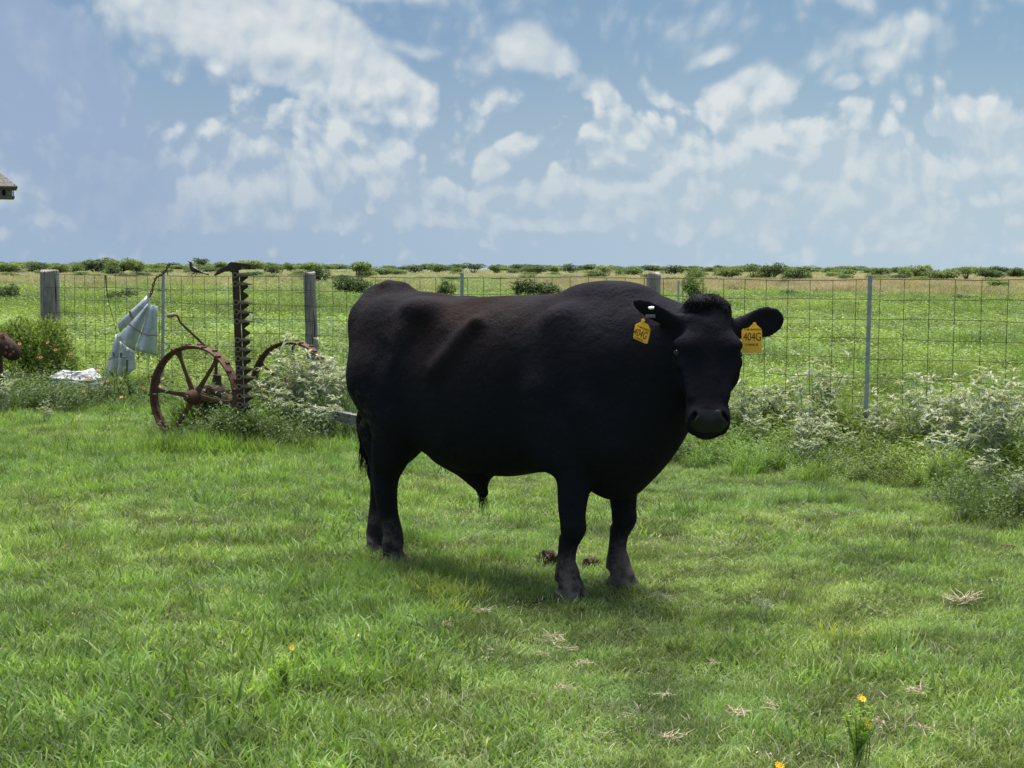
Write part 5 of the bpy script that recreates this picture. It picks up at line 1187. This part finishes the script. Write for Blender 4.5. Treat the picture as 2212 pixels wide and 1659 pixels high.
leafy_shrub((q.x, 17.2, 0), [((-0.30, 0, 0.42), (0.42, 0.40, 0.44)), ((0.16, -0.1, 0.48), (0.34, 0.34, 0.46)), ((0.30, -0.15, 0.26), (0.34, 0.34, 0.28)), ((-0.05, -0.2, 0.26), (0.55, 0.4, 0.28)), ((0.26, 0.02, 0.66), (0.16, 0.2, 0.26)), ((-0.15, 0.0, 0.70), (0.24, 0.2, 0.22))], shrub_m, 'dense leafy green shrub growing against the thick end post', dens=3200)
q = on_ground(268, 880); leafy_shrub((q.x, q.y, 0), [((-0.05, 0, 0.20), (0.16, 0.12, 0.20)), ((0.10, 0, 0.12), (0.14, 0.1, 0.12))], dark_m, 'small dark broad leaved plant between the rock and the metal vanes', 'plant', 0.09, 0.04, 500, name='leafy_plant')
# red wildflowers
petal_m = material('petal_orange_red', (0.55, 0.13, 0.07), rough=0.6, color2=(0.62, 0.26, 0.13), noise_scale=40); eye_m = material('flower_eye', (0.14, 0.03, 0.02), rough=0.8); yp_m = material('petal_yellow', (0.85, 0.55, 0.02), rough=0.5)
def flower_meshes(nm, n, r, pm, em, cup=0.15):
    mb = MB()
    for k in range(n):
        a = 2 * math.pi * k / n; w_ = math.pi / n * 0.92
        mb.add([(0, 0, 0.0), (r * 0.6 * math.cos(a - w_), r * 0.6 * math.sin(a - w_), r * cup), (r * math.cos(a - w_ * 0.5), r * math.sin(a - w_ * 0.5), r * cup), (r * math.cos(a + w_ * 0.5), r * math.sin(a + w_ * 0.5), r * cup), (r * 0.6 * math.cos(a + w_), r * 0.6 * math.sin(a + w_), r * cup)], [(0, 1, 2, 3, 4)])
    p = mb.mesh('petals'); p.materials.append(pm); mb = MB(); mb.tube([(0, 0, -0.002), (0, 0, r * 0.2), (0, 0, r * 0.32)], [r * 0.34, r * 0.32, r * 0.15], n=8); e = mb.mesh('flower_centre'); e.materials.append(em); return p, e
RP, RE = flower_meshes('red', 9, 0.019, petal_m, eye_m)
def place_flower(name, p, z, meshes, label, cat, group, s=1.0, tilt=0.9):
    r_ = empty(name, (p.x, p.y, 0)); tag(r_, label, cat, group)
    mb = MB(); mb.tube([(0, 0.012, 0), (0.006, 0.008, z * 0.5), (0, 0, z)], 0.0018 * s, n=4, cap=False); mb.build('stem', stem_m, r_)
    for nm, me in zip(('petals', 'flower_centre'), meshes): o = link_mesh(nm, me, None, r_); o.location = (0, 0, z); o.scale = (s,) * 3; o.rotation_euler = (tilt * rnd.uniform(0.6, 1.1), rnd.uniform(-0.4, 0.4), rnd.uniform(-0.5, 0.5))
for px, py, lb in ((42, 743, 'red wildflower touching the lower end of the iron pump head'), (103, 740, 'red wildflower on the shrub below the thick end post, upper of two'), (120, 756, 'red wildflower on the shrub below the thick end post, lower of two'), (152, 765, 'red wildflower between the shrub and the hanging vanes'), (88, 772, 'faint red wildflower low in the middle of the shrub'),
    (5, 847, 'orange wildflower at the picture edge below the iron pump'), (190, 820, 'orange wildflower in front of the pale rock'), (233, 823, 'orange wildflower at the foot of the upright vanes'), (345, 835, 'orange wildflower beside the near wheel of the mower, lowest there'), (352, 818, 'orange wildflower touching the near wheel of the mower'),
    (328, 826, 'orange wildflower halfway from the vanes to the near wheel'), (310, 838, 'red wildflower under the lower corner of the upright vanes'), (262, 858, 'red wildflower low in the grass below the vanes'), (212, 800, 'small orange wildflower against the side of the pale rock'), (180, 845, 'red wildflower in the grass straight below the pale rock')):
    D = 15.9 if py < 800 else 15.4; q = at(px, py, D); place_flower('red_wildflower', q, max(q.z, 0.06), (RP, RE), lb, 'flower', 'orange red wildflowers by the fence')

# feathery plants and yellow flowers on the lawn
def feather_plant(px, py, hgt, wd, n, label, flowers):
    b_ = on_ground(px, py); g = np.random.default_rng(px); r_ = empty('feathery_plant', (b_.x, b_.y, 0)); tag(r_, label, 'plant'); mb = MB(); ps, ds = [], []
    for i in range(n // 2):
        a = g.uniform(0, 6.28); sp_ = wd * g.uniform(0.1, 1.0); h = hgt * g.uniform(0.6, 1.0); e = np.array([math.cos(a) * sp_, math.sin(a) * sp_, h]); m = np.array([math.cos(a) * sp_ * 0.35, math.sin(a) * sp_ * 0.35, h * 0.55])
        mb.tube([(0, 0, 0), tuple(m), tuple(e)], [0.0016, 0.0012, 0.0007], n=3, cap=False)
        for k in range(46): f = g.uniform(0.25, 1); ps.append(m + (e - m) * (f * 2 - 1) if f > 0.5 else m * f * 2); ds.append([g.normal(), g.normal(), 0.9])
    mb.build('stem', stem_m, r_); link_mesh('foliage', veg_mesh('foliage', leaves(np.array(ps), np.array(ds), 0.022, 0.0034), leaf_material('feathery_leaf' + str(px), [(0.0, (0.075, 0.13, 0.025)), (1.0, (0.16, 0.22, 0.045))], gain=2.5, trans=0.5)), None, r_)
    return b_
feather_plant(612, 1512, 0.165, 0.050, 40, 'small feathery green tuft in the lawn under a yellow flower', None)
feather_plant(1850, 1672, 0.230, 0.062, 44, 'taller feathery green plant with yellow flowers at the bottom of the picture', None)
YP, YE = flower_meshes('yellow', 8, 0.0108, yp_m, material('flower_gold', (0.75, 0.33, 0.01), rough=0.7), 0.3)
for px, py, base, lb in ((630, 1400, 1505, 'single yellow flower above the small feathery tuft'), (1858, 1507, 1668, 'topmost yellow flower of the feathery plant'), (1864, 1511, 1670, 'yellow flower touching the topmost one of the feathery plant'), (1866, 1555, 1668, 'small yellow bud below the topmost yellow flowers'),
    (1872, 1562, 1672, 'upper of the two yellow flowers halfway up the feathery plant'), (1877, 1569, 1672, 'lower of the two yellow flowers halfway up the feathery plant'), (1680, 1653, 1690, 'first yellow flower at the bottom edge of the picture'), (1687, 1656, 1692, 'second yellow flower at the bottom edge, touching the first')):
    b_ = on_ground(px, base); q = at(px, py, b_.y); place_flower('yellow_flower', q, q.z, (YP, YE), lb, 'flower', 'yellow flowers on the lawn', 0.75 if 'bud' in lb else 1.0, 1.0)
# thin upright rush and dead stalks
b_ = on_ground(1972, 1192); r_ = empty('rush_plant', (b_.x, b_.y, 0)); tag(r_, 'thin upright rush standing on a bare patch of the lawn', 'plant')
for k in range(9):
    mb = MB(); a = rnd.uniform(0, 6.28); h = rnd.uniform(0.12, 0.20); e = (0.05 * math.cos(a), 0.04 * math.sin(a), h); mb.tube([(0.008 * math.cos(a), 0.008 * math.sin(a), 0), (e[0] * 0.5, e[1] * 0.5, h * 0.6), e], [0.0022, 0.0018, 0.0008], n=4, cap=False); mb.build('stalk', stem_m, r_)
b_ = on_ground(1828, 1690); r_ = empty('seed_stalk', (b_.x, b_.y, 0)); tag(r_, 'dark leaning stalk with a dry seed head beside the feathery plant', 'plant')
mb = MB(); pts = [at(x, y, b_.y - 0.02) - b_ for x, y in ((1828, 1690), (1858, 1625), (1880, 1590), (1895, 1560))]; mb.tube([tuple(p) for p in pts], 0.0016, n=4); mb.build('stalk', stem_m, r_)
g = np.random.default_rng(3); e = np.array(pts[-1]); link_mesh('seed_head', veg_mesh('seed_head', leaves(e + g.normal(0, 0.008, (60, 3)), g.normal(0, 1, (60, 3)) + [0, 0, 0.6], 0.010, 0.004, rng=g), straw_m), None, r_)
b_ = on_ground(500, 868)
# thin dead stems before the rock
q = on_ground(343, 870); mb = MB()
for px, y0, x1 in ((343, 700, 345), (338, 715, 330), (350, 720, 356), (346, 740, 362)):
    mb.tube([tuple(at(344, 862, 15.9) - q), tuple(at((344 + px) / 2, (862 + y0) / 2, 15.9) - q), tuple(at(px - 65, y0, 15.9) - q + Vector((0.32, 0, 0)))], [0.004, 0.003, 0.0015], n=4, cap=False)
o = mb.build('dry_stalks', material('stalk_dark', (0.07, 0.085, 0.04), rough=0.9)); o.location = q; tag(o, 'thin dark dry stalks rising between the vanes and the near mower wheel', 'stalks')

# straw bits
def straw_mesh(seed, n=26, R=0.045):
    g = np.random.default_rng(seed); mb = MB()
    for i in range(n):
        a = g.uniform(0, 6.28); p = np.array([g.normal() * R * 0.5, g.normal() * R * 0.4, g.uniform(0.0, 0.012)]); pts = [p]; d = np.array([math.cos(a), math.sin(a), g.uniform(-0.1, 0.35)])
        for k in range(3): d = d + g.normal(0, 0.35, 3) * [1, 1, 0.5]; pts.append(pts[-1] + d / np.linalg.norm(d) * R * g.uniform(0.25, 0.55))
        mb.tube([tuple(x) for x in pts], [0.0016, 0.0015, 0.0013, 0.0006], n=3, cap=False)
    me = mb.mesh('straw'); me.materials.append(straw_mat); return me
straw_mat = material('straw_bits', (0.40, 0.33, 0.22), rough=0.85, color2=(0.62, 0.54, 0.38), noise_scale=60)
SM = [straw_mesh(50 + i) for i in range(4)] + [straw_mesh(60, 60, 0.07)]
for px, py, s, k, lb in ((1428, 1294, 0.95, 0, 'tangle of straw beside the far fore hoof'), (1196, 1386, 1.05, 1, 'pinkish straw tangle right below the near fore hoof'), (1222, 1408, 0.8, 2, 'straw wisp just below the tangle under the near fore hoof'), (1180, 1419, 0.6, 3, 'small straw bit lowest under the near fore hoof'), (965, 1357, 0.75, 0, 'straw bit in the darker grass left below the near fore hoof'),
    (1045, 1326, 0.85, 2, 'thin straw wisp between the yellow grass and the near fore hoof'), (1215, 1491, 0.6, 3, 'small straw bit in the middle of the bare turf'), (1438, 1505, 0.65, 1, 'white straw bit left of the twiggy straw star'), (1586, 1545, 0.8, 2, 'twiggy straw star in the lower turf'), (1668, 1527, 0.6, 0, 'brownish straw star right of the twiggy one'),
    (1975, 1498, 0.9, 3, 'branching straw in the lower corner of the lawn'), (1450, 1602, 0.95, 1, 'wide straw wisp near the bottom edge'), (408, 1585, 1.0, 4, 'largest pile of dry straw, low in the broad bladed grass'), (748, 1580, 0.75, 0, 'pinkish dry straw tuft at the bottom of the lawn'), (812, 1587, 0.8, 2, 'straw wisp between the dry tuft and the bottom edge'),
    (842, 1556, 0.7, 3, 'white straw wisp above the dry tuft'), (1258, 1438, 0.65, 0, 'faint straw bit in the turf under the muzzle'), (2082, 1300, 0.95, 4, 'flat straw patch on the lawn at the far side'), (1712, 1445, 0.5, 1, 'tiny straw bit in the turf below the dark grass'), (1540, 1438, 0.5, 3, 'tiny white straw bit in the dark turf'),
    (1860, 1560, 0.6, 0, 'straw bit behind the feathery plant'), (550, 1545, 1.0, 2, 'long loose straw runner left of the dry tuft'), (885, 1408, 0.6, 1, 'straw bit in the shaded turf under the belly'), (1990, 1578, 0.6, 2, 'straw star near the lower corner')):
    p = on_ground(px, py, 0.03); o = bpy.data.objects.new('straw', SM[k]); COL.objects.link(o); o.location = (p.x, p.y, 0.038); o.rotation_euler = (rnd.uniform(-.2, .2), rnd.uniform(-.2, .2), rnd.uniform(0, 6.28)); o.scale = (s,) * 3
    tag(o, lb, 'straw', 'straw bits lying on the lawn')
# dung
def dung_mesh(seed, w_, h_):
    bm = bmesh.new(); bmesh.ops.create_icosphere(bm, subdivisions=4, radius=1.0); g = random.Random(seed); ph = [g.uniform(0, 6) for _ in range(6)]
    for v_ in bm.verts:
        c = v_.co; n_ = 1 + 0.22 * math.sin(5 * c.x + ph[0]) * math.sin(6 * c.y + ph[1]) + 0.16 * math.sin(13 * c.x + ph[2]) * math.sin(11 * c.z + ph[3]) + 0.10 * math.sin(25 * c.y + ph[4]) * math.sin(23 * c.x + ph[5]) + g.uniform(-.05, .05)
        v_.co = Vector((c.x * w_ * n_, c.y * w_ * 0.8 * n_, max(c.z, -0.3) * h_ * n_))
    me = bpy.data.meshes.new('dung'); bm.to_mesh(me); bm.free(); return me
dung_m = material('dung_brown', (0.045, 0.028, 0.016), rough=0.9, color2=(0.10, 0.066, 0.038), noise_scale=50, bump=0.006, bump_scale=90)
for px, py, w_, h_, lb in ((1184, 1222, 0.062, 0.055, 'dark brown dung heap behind the near fore leg'), (1276, 1232, 0.050, 0.040, 'smaller brown dung heap between the two fore legs')):
    p = on_ground(px, py); o = link_mesh('dung', dung_mesh(px, w_, h_), dung_m); o.location = (p.x, p.y, 0.02); tag(o, lb, 'dung', 'dung heaps by the fore legs')
for px, py, w_, lb in ((1970, 1192, 0.035, 'dark crumbly soil lump at the foot of the thin rush'), (2180, 1192, 0.05, 'dark soil lump at the edge of the lawn')):
    p = on_ground(px, py); o = link_mesh('soil_lump', dung_mesh(px, w_, 0.025), dung_m); o.location = (p.x, p.y, 0.012); tag(o, lb, 'soil', None)

# ================================================================== TREES AND BUSHES ON THE HORIZON
tree_m = leaf_material('scrub_leaf', [(0.0, (0.040, 0.062, 0.022)), (0.5, (0.075, 0.105, 0.034)), (1.0, (0.13, 0.155, 0.050))], trans=0.3, spec=0.1, gain=2.1)
tree_d = leaf_material('dark_scrub_leaf', [(0.0, (0.026, 0.045, 0.020)), (0.5, (0.050, 0.075, 0.030)), (1.0, (0.085, 0.110, 0.042))], trans=0.25, spec=0.1, gain=1.9)
bark_m = material('scrub_bark', (0.10, 0.09, 0.075), rough=0.9)
def crown_mesh(seed, kind, mat):
    """unit crown, one wide, built of leaf clumps; foot at the origin"""
    g = np.random.default_rng(seed); parts = []; tr = MB(); nl = {'round': 6, 'wide': 9, 'loose': 8, 'umbrella': 6}[kind]
    for i in range(nl):
        if kind == 'umbrella': c = np.array([g.uniform(-0.30, 0.30), g.uniform(-0.25, 0.25), g.uniform(0.62, 0.78)]); r = np.array([0.22, 0.22, 0.15])
        elif kind == 'round': c = np.array([g.uniform(-0.22, 0.22), g.uniform(-0.2, 0.2), g.uniform(0.35, 0.68)]); r = np.array([0.26, 0.26, 0.27])
        elif kind == 'wide': c = np.array([-0.36 + 0.72 * i / (nl - 1), g.uniform(-0.2, 0.2), g.uniform(0.30, 0.66)]); r = np.array([0.20, 0.2, g.uniform(0.2, 0.32)])
        else: c = np.array([g.uniform(-0.34, 0.34), g.uniform(-0.3, 0.3), g.uniform(0.25, 0.72)]); r = np.array([0.18, 0.18, 0.20])
        n = 170; d = g.normal(size=(n, 3)); d /= np.linalg.norm(d, axis=1, keepdims=True); p = c + d * r * (g.uniform(0.35, 1.0, n) ** 0.6)[:, None]; p[:, 2] = np.maximum(p[:, 2], 0.03)
        pf = leaves(p, d + g.normal(0, 0.7, (n, 3)) + [0, 0, 0.3], 0.085, 0.045, rng=g); parts.append((pf[0], pf[1], np.clip(pf[2] * 0.5 + 0.5 * g.uniform(), 0, 1)))
        tr.tube([(g.normal() * 0.02, 0, 0), (c[0] * 0.45, c[1] * 0.4, c[2] * 0.5), tuple(c)], [0.025, 0.017, 0.006], n=5, cap=False)
    if kind == 'loose':
        for i in range(26):
            a = g.uniform(-1.2, 1.2); p0 = np.array([0.38 * math.sin(a), g.uniform(-.2, .2), 0.72 * abs(math.cos(a)) + 0.05]); n = 9; d0 = np.array([0.5 + 0.3 * math.sin(a), 0, 0.35]); p = p0 + d0 * np.linspace(0, 0.3, n)[:, None]
            parts.append(leaves(p, np.tile(d0, (n, 1)) + g.normal(0, 0.3, (n, 3)), 0.06, 0.02, rng=g))
    tm = tr.mesh('trunk'); tm.materials.append(bark_m); return tm, veg_mesh('crown', join(parts), mat)
KINDS = {k: [crown_mesh(200 + 10 * i + j, k, tree_d if j == 1 else tree_m) for j in range(3)] for i, k in enumerate(('round', 'wide', 'loose', 'umbrella'))}
def horizon_y(px): return 577 + 0.005 * (px - CX)
TREES = [  # x, top, foot, width in the photo, kind, tint, label
 (20,566,588,62,'wide',0,'low wide bush at the picture edge, first on the horizon'), (78,565,588,50,'round',1,'low bush on the horizon straight above the leafy shrub'), (128,568,589,40,'wide',0,'small bush on the horizon just past the thick end post'), (165,566,587,45,'round',0,'pale round bush before the long tall thicket'),
 (212,556,587,72,'wide',1,'first big mound of the tall thicket above the rock'), (262,554,588,64,'wide',0,'highest middle mound of the tall thicket'), (300,558,588,56,'round',0,'last rounded mound of the tall thicket'), (240,571,592,40,'round',1,'dark low bush standing in front of the tall thicket'), (338,568,586,28,'round',0,'small bush left of the twisted wire tip'), (362,571,587,26,'wide',0,'tiny bush behind the twisted wire tip'),
 (435,557,574,34,'umbrella',1,'single tall round crowned tree rising behind the black bird'), (470,564,585,42,'loose',0,'feathery bush between the black bird and the toothed bar'), (535,560,583,60,'wide',0,'light wide bush right behind the top of the toothed bar'), (592,569,591,46,'round',1,'dark bush right of the toothed bar top'), (622,566,586,34,'loose',0,'thin bush left of the slim wooden post'),
 (662,565,593,62,'loose',0,'windswept bush behind the slim wooden post'), (688,572,607,48,'loose',1,'dark bush just right of the slim wooden post'), (768,563,598,66,'loose',0,'tall windswept bush left above the rump of the bull'), (762,593,629,76,'wide',1,'dark wide bush in the meadow just left of the rump'), (828,573,592,42,'wide',0,'low pale bush above the tail head'),
 (893,571,589,42,'round',1,'dark rounded bush above the loin, first of a pair'), (945,570,588,42,'round',1,'dark rounded bush above the loin, second of a pair'), (985,577,590,24,'wide',0,'low bush left of the steel post over the back'), (1022,568,590,50,'umbrella',1,'spreading dark tree right of the steel post over the back'), (1068,571,590,30,'loose',0,'thin bush past the spreading dark tree'),
 (1107,577,590,24,'wide',0,'tiny bush above the middle of the back'), (1152,572,592,52,'wide',1,'wide bush above the big meadow bush'), (1190,573,591,30,'loose',0,'thin bush past the wide one over the middle of the back'), (1231,568,590,34,'round',1,'dark upright bush left of the shoulder hump'), (1268,570,588,32,'umbrella',0,'small spreading tree over the start of the shoulder hump'),
 (1304,572,592,44,'round',0,'rounded bush above the shoulder hump'), (1336,576,593,24,'round',0,'small bush above the shoulder hump'), (1364,578,593,42,'wide',0,'low wide bush left of the hidden wooden post'), (1402,575,586,32,'loose',0,'pale bush directly behind the hidden wooden post'), (1450,571,593,56,'round',1,'dense dark bush right of the hidden wooden post'),
 (1500,576,603,60,'round',0,'bush on the horizon straight above the poll of the bull'), (1532,575,588,32,'loose',0,'pale bush behind the one above the poll'), (1571,573,598,50,'wide',0,'bush above the outer side of the head'), (1624,570,600,44,'umbrella',0,'branching bush above the base of the outer ear'), (1664,567,601,54,'wide',1,'highest dark tree above the outer ear'),
 (1714,577,608,50,'wide',1,'low brownish bush with a dark foot right of the highest tree'), (1744,585,603,24,'round',0,'tiny bush left of the pale domed one'), (1785,575,590,40,'round',0,'pale domed bush left of the studded steel post'), (1815,579,595,50,'wide',0,'low bush reaching the studded steel post'), (1893,577,596,54,'round',1,'dark rounded bush just right of the studded steel post'),
 (1950,575,600,46,'round',0,'bush left of the twin peaked one'), (1984,570,599,52,'wide',0,'highest bush right of the studded steel post'), (2030,579,602,62,'wide',0,'broad dark bush past the highest right one'), (2084,577,602,50,'umbrella',0,'spreading bush over the big pale weed patch'), (2135,580,600,58,'wide',1,'wide bush near the edge of the picture'), (2190,577,598,54,'loose',1,'last bush cut by the edge of the picture'),
 (962,604,634,42,'loose',1,'small bush in the meadow above the loin'), (1160,602,633,92,'wide',1,'large dark bush in the meadow above the middle of the back'), (1119,606,633,16,'loose',1,'thin upright shrub left of the large meadow bush'), (1492,592,640,58,'loose',0,'leafy bush in the meadow right behind the poll'),
 (262,622,640,60,'wide',1,'low dark clump in the meadow above the rock'), (14,612,640,50,'wide',1,'low dark clump in the meadow at the picture edge'), (2140,604,616,60,'loose',0,'brownish low clump in the tan grass'), (1690,602,612,34,'loose',1,'dark tuft at the edge of the tan grass'),
]
for i, (px, ty, fy, wdt, kd, ti, lb) in enumerate(TREES):
    hy = horizon_y(px); D = min(FPX * (CAM_H - 0.45) / max(fy - hy, 8.0), 440.0); s_ = FPX / D
    top = CAM_H + (hy - ty) / s_; W_ = wdt / s_ * 1.12
    tm, cm = KINDS[kd][ti if ti == 1 else (0 if i % 2 else 2)]
    r_ = empty('scrub_tree' if kd == 'umbrella' else 'scrub_bush', ((px - CX) / s_, D, 0), rnd.choice((0, math.pi)) + rnd.uniform(-0.3, 0.3) if kd != 'loose' else rnd.uniform(-0.3, 0.3)); r_.scale = (W_, W_, top / 0.93)
    link_mesh('trunk', tm, None, r_); link_mesh('crown', cm, None, r_); tag(r_, lb, 'tree' if kd == 'umbrella' else 'bush', 'scrub along the horizon')
# far thicket that reads as one band
n = 420; x, y = RG.uniform(-1, 1, n), RG.uniform(380, 620, n); x = x * (y * 0.4); ok = (fb(x, y, 26, 77) > 0.45) | (x < -60); x, y = x[ok], y[ok]
sc_ = RG.uniform(4, 9, len(x)); scatter('thicket', np.stack([x, y, np.zeros(len(x))], 1), RG.uniform(0, 6.28, len(x)), np.stack([sc_, sc_, RG.uniform(1.6, 3.0, len(x))], 1), RG.integers(0, 6, len(x)),
    [KINDS['round'][j][1] for j in range(3)] + [KINDS['wide'][j][1] for j in range(3)], 'low scrub thicket along the far edge of the meadow')
n = 160; y = RG.uniform(55, 260, n); x = RG.uniform(-1, 1, n) * y * 0.38; s = RG.uniform(0.8, 2.2, n) * (y / 150 + 0.3)
scatter('meadow_brush', np.stack([x, y, np.zeros(n)], 1), RG.uniform(0, 6.28, n), np.stack([s, s, s * 0.35], 1), RG.integers(0, 3, n), [KINDS['wide'][j][1] for j in range(3)], 'low dark brush dotted through the far meadow')
